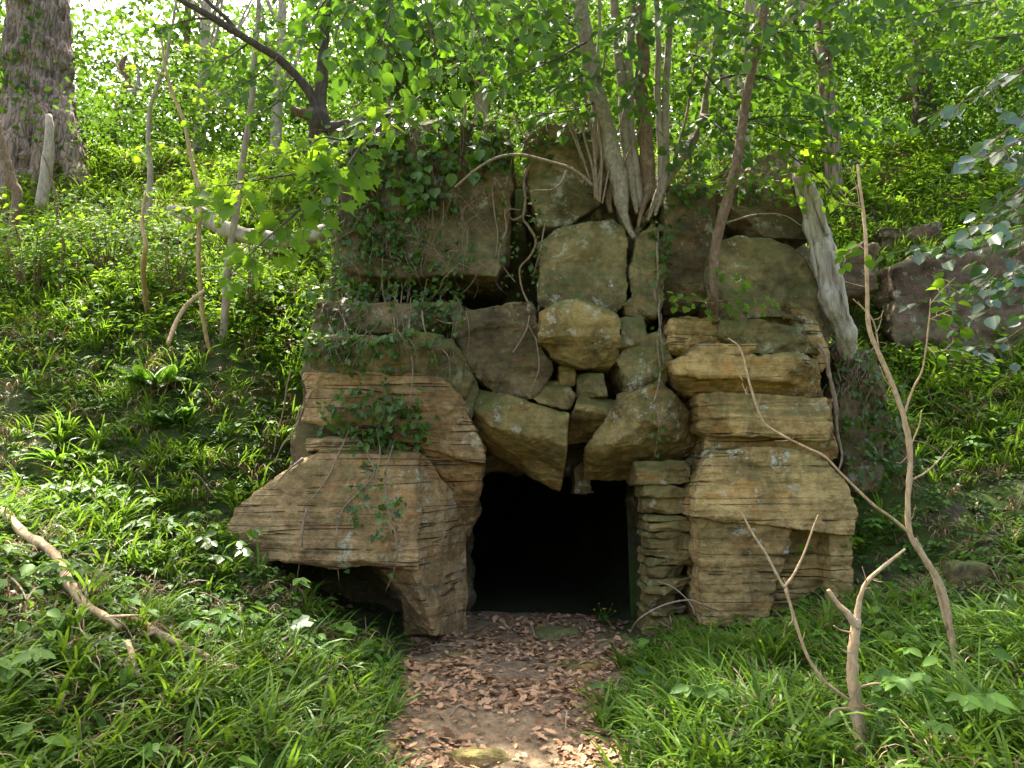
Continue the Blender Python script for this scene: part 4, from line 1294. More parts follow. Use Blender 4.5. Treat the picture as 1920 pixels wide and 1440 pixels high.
# ---- trees of the wood behind
BT = [
    ([(225, 272), (214, 240), (226, 190), (240, 150), (229, 122), (238, 104)], [16, 16, 15, 13, 12, 6], 14.5, 'bark_brown', 'crooked broken tree with a hooked top beside the oak', None, 0),
    ([(372, 300), (376, 240), (380, 180), (385, 60), (392, -80)], [26, 24, 22, 20, 16], 16, 'bark_grey', 'pale upright tree trunk in the wood above the fallen log', (1.8, 1.6, 1.6), 22),
    ([(330, 320), (345, 200), (350, 80), (352, -100)], [16, 15, 13, 10], 19, 'bark_brown', 'brown trunk deep in the wood between oak and log', (2.2, 1.8, 2.0), 30),
    ([(905, 260), (902, 180), (900, 90), (898, -60)], [30, 28, 26, 20], 10.6, 'bark_grey', 'pale trunk in the wood behind the leaves above the rock', (3.2, 2.4, 2.4), 70),
    ([(742, 260), (740, 160), (735, 40), (730, -90)], [30, 28, 26, 20], 11.0, 'bark_oak', 'grey trunk in the wood behind the dark stemmed tree', (3.0, 2.4, 2.6), 70),
    ([(1060, 260), (1066, 120), (1070, -60)], [22, 20, 16], 17, 'bark_dark', 'dark trunk in the wood behind the hazel shoots', (3.2, 2.6, 2.6), 70),
    ([(1388, 310), (1394, 215), (1400, 110), (1408, -20), (1420, -200)], [26, 26, 24, 22, 16], 8.6, 'bark_grey', 'straight grey trunk growing just behind the slender sapling', (2.2, 1.6, 1.6), 26),
    ([(1340, 260), (1420, 90), (1470, 40), (1520, 2), (1580, -40)], [18, 22, 22, 20, 14], 10.5, 'bark_grey', 'grey trunk leaning to the right above the dead trunk', (2.4, 1.8, 1.6), 30),
    ([(1735, 230), (1730, 180), (1722, 110), (1718, 20), (1715, -120)], [52, 44, 40, 36, 28], 13, 'bark_dark', 'dark ivy wrapped trunk at the top of the right bank', (3.2, 2.6, 2.4), 70),
    ([(1560, 250), (1548, 150), (1540, 40), (1535, -90)], [36, 30, 26, 20], 11.2, 'bark_oak', 'grey trunk in the wood beyond the right shoulder of the rock', (3.0, 2.4, 2.6), 70),
    ([(1850, 260), (1862, 150), (1870, 20), (1875, -120)], [26, 24, 22, 16], 18, 'bark_brown', 'brown trunk in the wood at the far right of the bank', (3.0, 2.6, 2.8), 60),
    ([(515, 300), (520, 200), (528, 60), (530, -100)], [22, 20, 18, 14], 13.5, 'bark_grey', 'slim pale trunk between the bough and the straight grey tree', (2.0, 1.6, 1.5), 22),
]
for k, (pts, ws, Y, mt, lab, cr, ncl) in enumerate(BT):
    W = pix([(u, v_, Y) for u, v_ in pts])
    W[0, 2] = min(W[0, 2], terrain(W[:1, 0], W[:1, 1])[0] - 0.1)
    t = empty('woodland_tree', tuple(W[0]), lab, 'tree', 'trees of the wood behind the rock')
    mb = MB()
    tube(mb, W, [rpx(w_, Y) for w_ in ws], 14, 8, rough=0.12, freq=4, ridges=.08, seed=300 + k)
    mb.build('trunk', M[mt], t, True)
    if k == 0:
        for pts2, ws2 in (([(240, 180), (256, 166), (260, 140), (250, 122), (236, 118)], (14, 12, 7, 5, 4)), ([(230, 140), (216, 120), (204, 112)], (6, 5, 3))):
            mb = MB()
            tube(mb, pix([(u, v_, Y) for u, v_ in pts2]), [rpx(w_, Y) for w_ in ws2], 8, 6, rough=.2, seed=3)
            mb.build('branch', M['bark_grey'], t, True)
    if k == 8:
        mb = MB()
        tube(mb, pix([(1715, 130, 12.8), (1706, 150, 12.6), (1712, 168, 12.5), (1700, 182, 12.5), (1684, 188, 12.5)]), [.06, .08, .08, .07, .05], 10, 6, rough=.2, seed=3)
        mb.build('branch', M['bark_brown'], t, True)
    if cr:
        mb = MB()
        top = W[-1]
        zc = top[2] + 0.2
        cc = crown_leaves(mb, (top[0], top[1], zc), cr, ncl, 60, 0.115 if Y > 12 else .09, seed=330 + k, clump=0.5, flat=0.5, gaps=(.55, -.12))
        # lower boughs reaching down to the height of the bank
        crown_leaves(mb, (W[1, 0], W[1, 1] - 0.3, W[1, 2] + 0.6), (cr[0] * 0.8, 1.6, 1.3), int(ncl * 0.9), 60, 0.115, seed=360 + k, clump=0.42, flat=0.5, shell=.2, gaps=(.6, -.18))
        mb.build('crown', M['canopy'], t)
        mb = MB()
        for j in range(0, min(len(cc), 8)):
            a = W[min(len(W) - 1, 1 + j % (len(W) - 1))]
            tube(mb, [a, (a + cc[j]) / 2 + np.array([0, 0, .3]), cc[j]], [.045, .03, .012], 6, 5, seed=j, wob=.04)
        mb.build('limb', M[mt], t, True)

# far foliage that closes the wood
mb = MB()
r_ = np.random.default_rng(77)
for k in range(120):
    u = -250 + 2450 * (k + r_.uniform(-.4, .4)) / 120
    Y = r_.uniform(18, 28)
    hole_ = 130 < u < 350
    c = P(u, r_.uniform(230, 280) if hole_ else r_.uniform(10, 260), Y)
    crown_leaves(mb, c, (2.6, 1.8, 1.2 if hole_ else 3.0), 14 if hole_ else 26, 44, 0.20, seed=500 + k, clump=.75, flat=.6, shell=.2, gaps=(.35, -.22), rnd=(0, .8))
tag(mb.build('woodland_foliage', M['canopy'], None), 'sunlit green foliage of the wood beyond the hilltop', None, None, 'stuff')

mb = MB()
for k in range(110):
    u = -200 + 2350 * (k + r_.uniform(-.4, .4)) / 110
    Y = r_.uniform(11.5, 16.5)
    g = np.array([(u - 960) / FPX * Y, Y, 0])
    g[2] = terrain(g[:1], g[1:2])[0] + r_.uniform(.3, 1.7)
    if (-6.6 < g[0] < -4.6 and Y < 13.2) or abs(u - 235) < 45: continue
    crown_leaves(mb, g, (.8, .6, .6), 9, 42, 0.10, HERB, seed=590 + k, clump=.34, flat=.5, shell=.2)
tag(mb.build('hilltop_undergrowth', M['canopy'], None), 'leafy undergrowth along the brow of the bank', None, None, 'stuff')

# ---- cut back young tree close to the path
Y = 3.55
g = G(1625, 1450)
t = empty('cut_tree', tuple(g), 'smooth tan young tree cut off short, forked at the top, close to the viewer', 'young tree')
D0 = g[1]
for pn, pts, ws in [
    ('trunk', [(1628, 1475), (1616, 1395), (1604, 1310), (1600, 1240), (1603, 1190), (1607, 1160)], (38, 36, 33, 30, 28, 24)),
    ('stub', [(1606, 1178), (1590, 1152), (1570, 1132), (1552, 1106)], (22, 20, 15, 11)),
    ('branch', [(1607, 1168), (1614, 1120), (1626, 1092), (1650, 1068), (1698, 1030)], (20, 14, 13, 11, 7)),
    ('twig', [(1598, 1316), (1572, 1298), (1545, 1276), (1515, 1232), (1494, 1176), (1472, 1102)], (10, 9, 9, 9, 9, 9)),
    ('twig', [(1472, 1102), (1455, 1072), (1438, 1040), (1412, 1000), (1390, 960)], (8, 8, 7, 6, 4)),
    ('twig', [(1472, 1102), (1490, 1075), (1508, 1035), (1524, 990), (1534, 965)], (7, 7, 6, 5, 3)),
    ('twig', [(1604, 1290), (1640, 1281), (1672, 1284), (1695, 1294), (1716, 1306)], (7, 7, 6, 5, 3)),
    ('twig', [(1602, 1330), (1572, 1328), (1558, 1336), (1556, 1346)], (8, 7, 6, 6)),
    ('twig', [(1604, 1328), (1630, 1322), (1652, 1316)], (5, 4, 3)),
    ('twig', [(1606, 1186), (1580, 1182), (1562, 1172)], (5, 4, 3))]:
    mb = MB()
    tube(mb, pix([(u, v_, D0) for u, v_ in pts]), [rpx(w_ * .64, D0) for w_ in ws], 14, 7, rough=0.22, freq=22, seed=len(pts), wob=0.005)
    mb.build(pn, M['bark_tan'], t, True)

def side_twigs(t, pts, D, n, seed, mat, ln=(.05, .16)):
    c = catmull(pix([(u, v_, D) for u, v_ in pts]), 6)
    r = np.random.default_rng(seed)
    for k in range(n):
        i = int(r.integers(len(c) // 4, len(c) - 1))
        T = c[min(i + 1, len(c) - 1)] - c[i - 1]
        T /= np.linalg.norm(T) + 1e-9
        d = T * .7 + r.normal(size=3) * .7
        d /= np.linalg.norm(d)
        l = r.uniform(*ln)
        mb = MB()
        tube(mb, [c[i], c[i] + d * l * .5 + r.normal(size=3) * .008, c[i] + d * l + np.array([0, 0, l * .15])], [.0035, .0026, .001], 5, 4, seed=k, wob=.01)
        mb.build('twig', mat, t, True)


side_twigs(t, [(1607, 1168), (1614, 1120), (1626, 1092), (1650, 1068), (1698, 1030)], D0, 5, 1, M['bark_tan'], (.03, .09))
side_twigs(t, [(1598, 1316), (1572, 1298), (1545, 1276), (1515, 1232), (1494, 1176), (1472, 1102)], D0, 6, 2, M['bark_tan'], (.03, .10))
side_twigs(t, [(1628, 1475), (1616, 1395), (1604, 1310), (1600, 1240), (1603, 1190)], D0, 6, 3, M['bark_tan'], (.05, .14))

# ---- forked sapling on the right bank
Y = 4.3
g = G(1808, 1312)
D0 = g[1]
t = empty('sapling', tuple(g), 'tall forked tan sapling on the right bank with long arching branches', 'sapling')
for pn, pts, ws in [
    ('trunk', [(1812, 1330), (1796, 1250), (1782, 1170), (1762, 1095), (1730, 1040), (1708, 1000), (1702, 940), (1706, 850), (1694, 778), (1664, 700), (1632, 620), (1626, 540), (1622, 440), (1608, 310)], (20, 20, 20, 20, 18, 16, 16, 17, 17, 16, 14, 12, 11, 8)),
    ('branch', [(1706, 1000), (1670, 970), (1635, 945), (1575, 885), (1545, 855), (1510, 838), (1452, 808), (1428, 784), (1404, 716), (1388, 655), (1366, 634)], (9, 9, 9, 8, 8, 8, 8, 8, 7, 6, 4)),
    ('branch', [(1696, 778), (1712, 730), (1730, 690), (1741, 610), (1745, 560)], (8, 7, 6, 5, 4)),
    ('branch', [(1704, 845), (1715, 820), (1725, 795), (1728, 770)], (6, 5, 4, 3)),
    ('branch', [(1708, 900), (1735, 885), (1760, 862), (1785, 835)], (6, 5, 4, 3)),
    ('branch', [(1716, 1010), (1738, 1050), (1757, 1105), (1775, 1180)], (9, 9, 8, 8)),
    ('branch', [(1664, 700), (1650, 660), (1636, 600), (1600, 560)], (6, 5, 5, 3))]:
    mb = MB()
    tube(mb, pix([(u, v_, D0 + 0.15) for u, v_ in pts]), [rpx(w_ * .62, D0) for w_ in ws], 12, 7, rough=0.22, freq=20, seed=len(pts) + 3, wob=0.006)
    mb.build(pn, M['bark_tan'], t, True)
side_twigs(t, [(1796, 1250), (1762, 1095), (1708, 1000), (1706, 850), (1664, 700), (1626, 540), (1608, 310)], D0 + .15, 14, 4, M['bark_tan'], (.06, .25))
side_twigs(t, [(1706, 1000), (1635, 945), (1545, 855), (1428, 784), (1366, 634)], D0 + .15, 8, 5, M['bark_tan'], (.05, .16))
for k, m_ in enumerate([[(1741, 600), (1760, 590), (1785, 580)], [(1745, 570), (1770, 540), (1790, 520)], [(1622, 450), (1600, 470), (1580, 480)], [(1735, 650), (1765, 660), (1790, 640)]]):
    bough(t, M['bark_tan'], M['shrub'], pix([(u, v_, D0) for u, v_ in m_]), .003, .05, .12, .07, HAZEL, seed=700 + k, lsp=.05)


def ground_branch(pts, ws, lab, name='fallen_branch', mat='bark_tan', lift=0.05, twigs=()):
    W = np.array([G(u, v_, lift if len(q) < 3 else q[2]) for q in pts for u, v_ in [q[:2]]])
    mb = MB()
    tube(mb, W, [rpx(w_ * .85, w__[1]) for w_, w__ in zip(ws, W)], 12, 8, rough=0.32, freq=16, seed=len(pts), wob=.01)
    for i0, dx in twigs:
        tube(mb, [W[i0], W[i0] + np.array(dx) * .6, W[i0] + np.array(dx)], [.012, .009, .004], 6, 4, seed=i0)
    return tag(mb.build(name, M[mat], None, True), lab, 'branch')


ground_branch([(6, 992), (42, 1040), (98, 1082), (128, 1138), (160, 1178), (196, 1205), (222, 1222)], (18, 20, 19, 19, 16, 14, 12), 'long crooked fallen branch lying down the left bank', lift=0.13, twigs=[(3, (.05, -.06, .05)), (5, (.22, -.05, .02))])
ground_branch([(246, 1203), (275, 1214), (290, 1226), (340, 1250), (398, 1282), (450, 1304)], (9, 14, 16, 15, 15, 13), 'straight fallen stick lying in the grass below the crooked branch', lift=0.13, twigs=[(2, (-.04, -.05, -.02)), (1, (.1, .02, .04))])
ground_branch([(240, 1238), (248, 1268), (258, 1308)], (12, 13, 11), 'short broken stick standing in the grass under the fallen branches', lift=0.10)
ground_branch([(1528, 1290), (1560, 1272), (1592, 1258), (1640, 1246)], (12, 20, 22, 20), 'short grey piece of branch lying behind the cut young tree', mat='bark_grey', lift=0.07)
ground_branch([(1640, 1215), (1650, 1245), (1668, 1272), (1690, 1300)], (5, 6, 6, 4), 'thin grey twig fallen behind the cut young tree', mat='bark_grey', lift=0.06)
mb = MB()
W = np.array([G(1180, 1200, .02), P(1195, 1165, 6.3), P(1240, 1136, 6.3), P(1290, 1126, 6.25), P(1330, 1140, 6.2), G(1372, 1165, .02)])
tube(mb, W, [.009, .009, .008, .008, .006, .005], 6, 8, wob=.01)
tag(mb.build('bramble_runner', M['vine'], None, True), 'bare stem arching over the stones at the pillar foot', 'stem')
mb = MB()
W = [P(1232, 1090, 6.5), P(1262, 1102, 6.45), P(1290, 1128, 6.4), P(1302, 1150, 6.35)]
tube(mb, W, [.006, .006, .006, .004], 6, 8, wob=.01)
tag(mb.build('dry_twig', M['vine'], None, True), 'dry twig leaning on the lower stones of the pillar', 'twig')

# ---- ivy vines hanging on the rock
IV = [
    ([(1008, 262), (1000, 300), (984, 330), (986, 372), (980, 410), (990, 425), (1004, 452), (996, 480), (976, 505), (980, 545), (992, 580), (988, 620), (975, 645), (963, 662)], 9, 'thick twisting vine down the tall dark crack', 5),
    ([(978, 405), (962, 412), (950, 400), (955, 392), (975, 394)], 7, 'looped vine end curling out of the tall crack', 0),
    ([(928, 336), (940, 352), (946, 380), (944, 400), (948, 430), (940, 455), (934, 480), (945, 505), (964, 530)], 7, 'wavy vine along the edge of the tall crack', 6),
    ([(925, 350), (928, 400), (934, 440), (930, 480)], 5, 'straight vine beside the wavy one on the brown face', 2),
    ([(992, 610), (1000, 625), (1008, 640), (1010, 690), (1000, 720), (994, 735)], 5, 'forked vine tip dangling over the dark roof wedge', 0),
    ([(1236, 425), (1233, 470), (1234, 520), (1226, 555), (1238, 600), (1232, 640), (1240, 690), (1236, 720), (1226, 756)], 8, 'longest vine hanging down before the standing slab', 14),
    ([(1234, 480), (1244, 530), (1236, 570), (1240, 630), (1246, 680)], 6, 'second strand hanging beside the longest vine', 8),
    ([(1228, 760), (1236, 790), (1232, 830), (1226, 862)], 4, 'fine vine tip with green leaves over the pillar cap', 10),
    ([(776, 195), (782, 225), (778, 262), (796, 300), (800, 330)], 8, 'pale vine at the top of the ivy, under the overhanging leaves', 8),
    ([(868, 190), (874, 215), (864, 255), (856, 290), (846, 320)], 10, 'stout pale root stem hanging from the rock top', 3),
    ([(692, 392), (694, 420), (712, 445), (718, 500), (720, 560), (738, 600), (744, 650), (746, 700)], 6, 'long vine trailing from the ivy across the olive block', 10),
    ([(690, 300), (692, 340), (712, 398), (690, 420), (650, 440), (610, 468), (594, 486)], 7, 'grey twig reaching out sideways from the ivy', 0),
    ([(716, 440), (735, 490), (752, 530), (750, 570)], 5, 'short vine hanging in the ivy above the hollow', 6),
    ([(848, 508), (830, 525), (822, 545), (800, 565), (764, 580)], 7, 'slanting vine across the dark hollow ledge', 2),
    ([(806, 500), (798, 540), (790, 580), (800, 630), (815, 670), (820, 690)], 6, 'vine hanging from the hollow down the drooping block end', 6),
    ([(770, 590), (768, 640), (772, 700), (768, 760), (760, 800)], 5, 'vine strand behind the leafy tuft on the reddish block', 6),
    ([(640, 520), (660, 560), (690, 585), (650, 612), (620, 640)], 6, 'tangled vine at the ivy edge above the olive block', 6),
    ([(664, 640), (672, 660), (660, 690), (680, 706), (696, 708)], 5, 'short curled vine on the olive block', 4),
    ([(696, 760), (706, 800), (712, 850), (702, 895), (708, 940)], 5, 'vine trailing from the reddish block over the laminated one', 4),
    ([(655, 805), (636, 850), (612, 892), (580, 940)], 5, 'straight pale stem slanting across the biggest laminated block', 0),
    ([(740, 820), (728, 860), (722, 910), (732, 960), (744, 1010), (742, 1055), (722, 1110)], 5, 'thin vine down the pale lichened corner', 8),
    ([(690, 850), (700, 890), (672, 925), (640, 960), (632, 1010), (636, 1090)], 5, 'thin vine crossing the middle of the laminated block', 10),
    ([(577, 955), (566, 1010), (560, 1060), (556, 1115)], 6, 'vine hanging free before the dark undercut', 2),
    ([(568, 860), (540, 885), (515, 915)], 6, 'root stem running off the laminated block into the bank', 0),
    ([(545, 700), (530, 760), (520, 810), (514, 850)], 5, 'dry root hanging down the bank beside the reddish block', 0),
    ([(570, 760), (555, 800), (530, 840), (518, 870)], 5, 'second dry root on the bank beside the reddish block', 0),
    ([(880, 580), (868, 600), (840, 604), (815, 596)], 5, 'mossy vine lying on the ledge above the dark wedge', 2),
    ([(1290, 250), (1275, 285), (1262, 320), (1258, 360), (1246, 400)], 5, 'hanging root below the leaning hazel stem', 4),
    ([(960, 292), (955, 330), (950, 350)], 4, 'short root tip at the upper end of the crack', 0),
    ([(1020, 420), (1014, 470), (1006, 500), (1000, 530)], 5, 'thin vine along the rounded olive block', 6),
]
for k, (pts, w_, lab, nl) in enumerate(IV):
    Q = []
    yprev = None
    for (u, v_) in pts:
        q, nn, hit = S(u, v_, 0.035)
        y = q[1]
        if yprev is not None:
            y = min(max(y, yprev - 0.25), yprev + 0.12)
        y = min(y, 7.15)
        Q.append(P(u, v_, y))
        yprev = y
    Q = np.array(Q)
    rr = [rpx(w_ * .72 * f, 6.9) for f in np.linspace(1.0, 0.5, len(Q))]
    t = empty('ivy_vine', tuple(Q[0]), lab, 'vine', 'vines hanging on the rock')
    mb = MB()
    c, _ = tube(mb, Q, rr, 7, 7, rough=0.25, freq=18, seed=800 + k, wob=0.018)
    mb.build('stem', M['vine'], t, True)
    if nl:
        r_ = np.random.default_rng(900 + k)
        ii = r_.integers(2, len(c), nl)
        pos = c[ii] + r_.normal(size=(nl, 3)) * np.array([.05, .02, .04]) + np.array([0, -.03, 0])
        mb = MB()
        put_leaves(mb, IVY, pos, r_.normal(size=(nl, 3)) * .7 + np.array([0, -.3, -.5]), r_.normal(size=(nl, 3)) * .5 + np.array([0, -.6, .8]), r_.uniform(.04, .075, nl), r_.uniform(.2, 1, nl))
        mb.build('leaves', M['ivy'], t)

# ------------------------------------------------------------------ ivy on the rock and bank


def in_poly(u, v, poly):
    p = np.array(poly, float)
    c = np.zeros(len(u), bool)
    j = len(p) - 1
    for i in range(len(p)):
        c ^= ((p[i, 1] > v) != (p[j, 1] > v)) & (u < (p[j, 0] - p[i, 0]) * (v - p[i, 1]) / (p[j, 1] - p[i, 1] + 1e-12) + p[i, 0])
        j = i
    return c


def surface_leaves(mb, poly, n, size, seed, tmpl=IVY, off=(0.02, 0.10), clump=(6, 22), rnd=(0, 1), dens=None):
    r = np.random.default_rng(seed)
    p = np.array(poly, float)
    out = []
    while len(out) < n:
        u = r.uniform(p[:, 0].min(), p[:, 0].max(), 200)
        v = r.uniform(p[:, 1].min(), p[:, 1].max(), 200)
        k = in_poly(u, v, poly)
        if dens is not None:
            k &= (vnoise(np.column_stack([u / dens, v / dens, 0 * u]), seed) + 0.25) > r.uniform(-.5, .5, 200)
        for a, b in zip(u[k], v[k]):
            m = r.integers(3, 9)
            for q in range(m):
                uu, vv = a + r.normal() * clump[0], b + abs(r.normal()) * clump[1]
                out.append((uu, vv))
    P_, D_, N_ = [], [], []
    for u, v in out[:n]:
        q, nn, hit = S(u, v, 0.0)
        if not hit or q[1] > 7.5:
            q = P(u, v, 7.15)
            nn = np.array([0, -1.0, 0])
        P_.append(q + nn * r.uniform(*off))
        D_.append(np.array([0, 0, -0.8]) + r.normal(size=3) * .6 + nn * .3)
        N_.append(nn * .7 + np.array([0, 0, .6]) + r.normal(size=3) * .45)
    P_, D_, N_ = map(np.array, (P_, D_, N_))
    put_leaves(mb, tmpl, P_, D_, N_, size * r.uniform(.55, 1.3, len(P_)), r.uniform(rnd[0], rnd[1], len(P_)))


mb = MB()
surface_leaves(mb, [(600, 300), (640, 225), (760, 205), (900, 215), (1000, 250), (960, 300), (870, 330), (850, 420), (800, 470), (700, 520), (610, 560), (590, 480)], 820, .068, 1, dens=70)
surface_leaves(mb, [(600, 250), (700, 210), (900, 200), (960, 230), (880, 330), (760, 400), (620, 420)], 330, .10, 2, HAZEL, (0.05, .22), rnd=(.5, 1))
surface_leaves(mb, [(600, 380), (860, 360), (900, 420), (860, 520), (620, 540)], 600, .050, 11, dens=60, rnd=(.2, 1))
surface_leaves(mb, [(570, 500), (700, 500), (860, 540), (880, 590), (780, 620), (600, 660), (560, 620)], 620, .062, 3, dens=45)
surface_leaves(mb, [(650, 600), (800, 610), (820, 650), (700, 720), (640, 700)], 110, .055, 4)
surface_leaves(mb, [(590, 740), (700, 725), (800, 745), (800, 800), (740, 845), (620, 830)], 330, .065, 5, clump=(9, 14), off=(.03, .16))
surface_leaves(mb, [(660, 900), (740, 880), (770, 930), (730, 990), (620, 1000)], 50, .06, 6)
surface_leaves(mb, [(1200, 330), (1270, 330), (1280, 400), (1230, 450), (1195, 420)], 130, .065, 7)
surface_leaves(mb, [(1225, 440), (1262, 440), (1262, 520), (1225, 520)], 45, .055, 8)
surface_leaves(mb, [(1240, 300), (1300, 260), (1420, 270), (1500, 330), (1400, 370), (1260, 370)], 170, .07, 12, rnd=(.3, 1))
surface_leaves(mb, [(1560, 650), (1640, 640), (1690, 720), (1680, 880), (1600, 920), (1575, 800)], 330, .06, 13, rnd=(.2, 1))
surface_leaves(mb, [(970, 240), (1100, 210), (1120, 240), (990, 280)], 130, .07, 9)
surface_leaves(mb, [(930, 360), (1010, 330), (1015, 500), (960, 560), (930, 540)], 90, .045, 10)
tag(mb.build('ivy_mantle', M['ivy'], None), 'dark green ivy mantle over the upper left of the rock', None, None, 'stuff')

mb = MB()
r = np.random.default_rng(71)
for k in range(150):
    if k < 110:
        u, v = r.uniform(610, 930), r.uniform(210, 520)
    else:
        u, v = r.uniform(580, 880), r.uniform(530, 640)
    pts = []
    du = r.normal() * 9
    for j in range(5):
        q, nn, hit = S(u, v, r.uniform(.03, .14))
        if q[1] > 7.3: q = P(u, v, 7.1)
        pts.append(q)
        u += du + r.normal() * 9
        v += abs(r.normal()) * 22 + 4
    tube(mb, np.array(pts), np.linspace(r.uniform(.002, .006), .001, 5), 5, 5, wob=.05, seed=k)
for k in range(60):
    u, v = r.uniform(1230, 1420), r.uniform(235, 330)
    pts = []
    for j in range(5):
        pts.append(P(u, v, 7.0 + r.uniform(-.06, .12)))
        u += r.normal() * 14
        v += abs(r.normal()) * 16 + 3
    tube(mb, np.array(pts), np.linspace(r.uniform(.003, .009), .001, 5), 5, 5, wob=.05, seed=k)
for k in range(45):
    u, v = r.uniform(1560, 1650), r.uniform(640, 730)
    pts = []
    for j in range(5):
        q, nn, hit = S(u, v, r.uniform(.03, .12), 7.0)
        pts.append(q if q[1] < 7.6 else P(u, v, 7.0))
        u += r.normal() * 12
        v += abs(r.normal()) * 18 + 3
    tube(mb, np.array(pts), np.linspace(r.uniform(.003, .007), .001, 5), 5, 5, wob=.05, seed=k)
for k in range(40):
    u, v = r.uniform(640, 1110), r.uniform(185, 235)
    pts = []
    for j in range(5):
        pts.append(P(u, v, 7.0 + r.uniform(-.06, .12)))
        u += r.normal() * 20
        v += abs(r.normal()) * 14 + 2
    tube(mb, np.array(pts), np.linspace(r.uniform(.003, .010), .001, 5), 5, 5, wob=.05, seed=k)
tag(mb.build('ivy_twigs', M['twig'], None), 'tangle of thin bare ivy twigs over the upper rock', None, None, 'stuff')

# ------------------------------------------------------------------ what covers the ground
VISM = 260


def candidates(n, seed, xr=(-8, 8), yr=(2.2, 15.5), power=1.0):
    r = np.random.default_rng(seed)
    x = r.uniform(xr[0], xr[1], n)
    y = yr[0] + (yr[1] - yr[0]) * r.random(n) ** power
    z = terrain(x, y)
    Q = np.column_stack([x, y, z])
    u, v, d = project(Q)
    k = (u > -VISM) & (u < 1920 + VISM) & (v > -100) & (v < 1440 + 420) & np.isfinite(u)
    Q, u, v = Q[k], u[k], v[k]
    # nothing grows inside the rock or the cave
    ok = np.ones(len(Q), bool)
    inner = (Q[:, 0] > -2.9) & (Q[:, 0] < 3.6) & (Q[:, 1] > 6.0) & (Q[:, 1] < 9.2)
    for i in np.nonzero(inner)[0]:
        q = Vector(Q[i] + np.array([0, 0, 0.04]))
        loc, nor, idx, dist = RB.find_nearest(q)
        if loc is not None and ((q - loc).dot(nor) < 0.0 or dist < 0.03):
            ok[i] = False
    ok &= ~((np.abs(Q[:, 0] - 0.3) < 1.0) & (Q[:, 1] > 7.0) & (Q[:, 1] < 8.7))
    under = (Q[:, 0] > -2.2) & (Q[:, 0] < -0.7) & (Q[:, 1] > 6.55) & (Q[:, 1] < 8.6) & (Q[:, 2] < 1.0)
    ok &= ~under
    return Q[ok], u[ok], v[ok], r


def path_dist(Q):
    """0 on the trodden path, growing to either side"""
    el = -0.50 - 0.11 * (Q[:, 1] - 4.0)
    er = 0.34 + 0.27 * np.clip(Q[:, 1] - 4.0, -1.2, 3.2)
    w = 0.18 * vnoise(np.column_stack([Q[:, 0] * 2, Q[:, 1] * 2, 0 * Q[:, 0]]), 3)
    d = np.maximum(el - Q[:, 0], Q[:, 0] - er) + w
    return np.where(Q[:, 1] < 7.6, d, 2.0)


def blades(mb, base, nrm, per, length, width, r, arch=1.0, rnd=(0, 1), spread=0.05, seg=5):
    """tufts of arching strap leaves"""
    T = len(base)
    n = T * per
    b = np.repeat(base, per, 0)
    L = np.repeat(length, per) * r.uniform(.5, 1.15, n)
    az = r.uniform(0, 2 * math.pi, n)
    nn = np.repeat(nrm, per, 0)
    o = np.column_stack([np.cos(az), np.sin(az), 0 * az])
    # blades flop downhill
    o = o + nn * np.array([1.3, 1.3, 0])
    o /= np.linalg.norm(o, axis=1)[:, None]
    b = b + o * r.uniform(0, spread, n)[:, None]
    e0 = r.uniform(0.9, 1.45, n)
    curl = arch * r.uniform(.7, 2.1, n)
    t = np.linspace(0, 1, seg + 1)
    pts = np.zeros((n, seg + 1, 3))
    pts[:, 0] = b
    for k in range(seg):
        e = e0 - curl * (t[k] + .5 / seg) ** 1.3
        pts[:, k + 1] = pts[:, k] + (o * np.cos(e)[:, None] + np.array([0, 0, 1.0]) * np.sin(e)[:, None]) * (L / seg)[:, None]
    side = np.column_stack([-o[:, 1], o[:, 0], 0 * az])
    side = side + r.normal(size=(n, 3)) * .25
    side /= np.linalg.norm(side, axis=1)[:, None]
    wd = width * r.uniform(.6, 1.25, n)
    prof = np.interp(t, [0, .3, .7, 1], [.55, 1, .75, .06])
    off = side[:, None, :] * (wd[:, None] * prof[None, :] * .5)[:, :, None]
    V = np.stack([pts - off, pts + off], 2).reshape(n, -1, 3)
    m = (seg + 1) * 2
    q = np.array([[2 * k, 2 * k + 1, 2 * k + 3, 2 * k + 2] for k in range(seg)])
    g = (q[None] + (np.arange(n) * m)[:, None, None]).reshape(-1, 4)
    rv = np.clip(np.repeat(r.uniform(rnd[0], rnd[1], T), per) + r.normal(size=n) * .2, 0, 1)
    mb.add(V.reshape(-1, 3), [g], np.repeat(rv, m))


mb = MB()
Q, u, v, r = candidates(15000, 21, power=1.35)
pd = path_dist(Q)
cl_ = fbm(np.column_stack([Q[:, 0] * .9, Q[:, 1] * .9, 0 * pd]), 3, 41) + np.where((Q[:, 0] < -2) & (Q[:, 1] > 5.5), .45, 0)
k = (pd > 0.10) & (cl_ + np.where(Q[:, 1] < 5.0, .35, 0) + np.where(v > 1250, .25, 0) > r.uniform(-.6, .45, len(pd)))
Q, pd = Q[k], pd[k]
nr = tnormal(Q[:, 0], Q[:, 1])
ln = r.uniform(.20, .40, len(Q)) * np.where(pd < .3, .75, 1) * np.where(Q[:, 1] < 6, 1.2, 1)
nearm = Q[:, 1] < 7.2
blades(mb, Q[nearm], nr[nearm], 13, ln[nearm], .020, r, seg=5)
blades(mb, Q[~nearm], nr[~nearm], 9, ln[~nearm], .017, r, seg=3)
tag(mb.build('grass', M['grass'], None), 'arching woodrush and grass tufts over the banks', None, None, 'stuff')

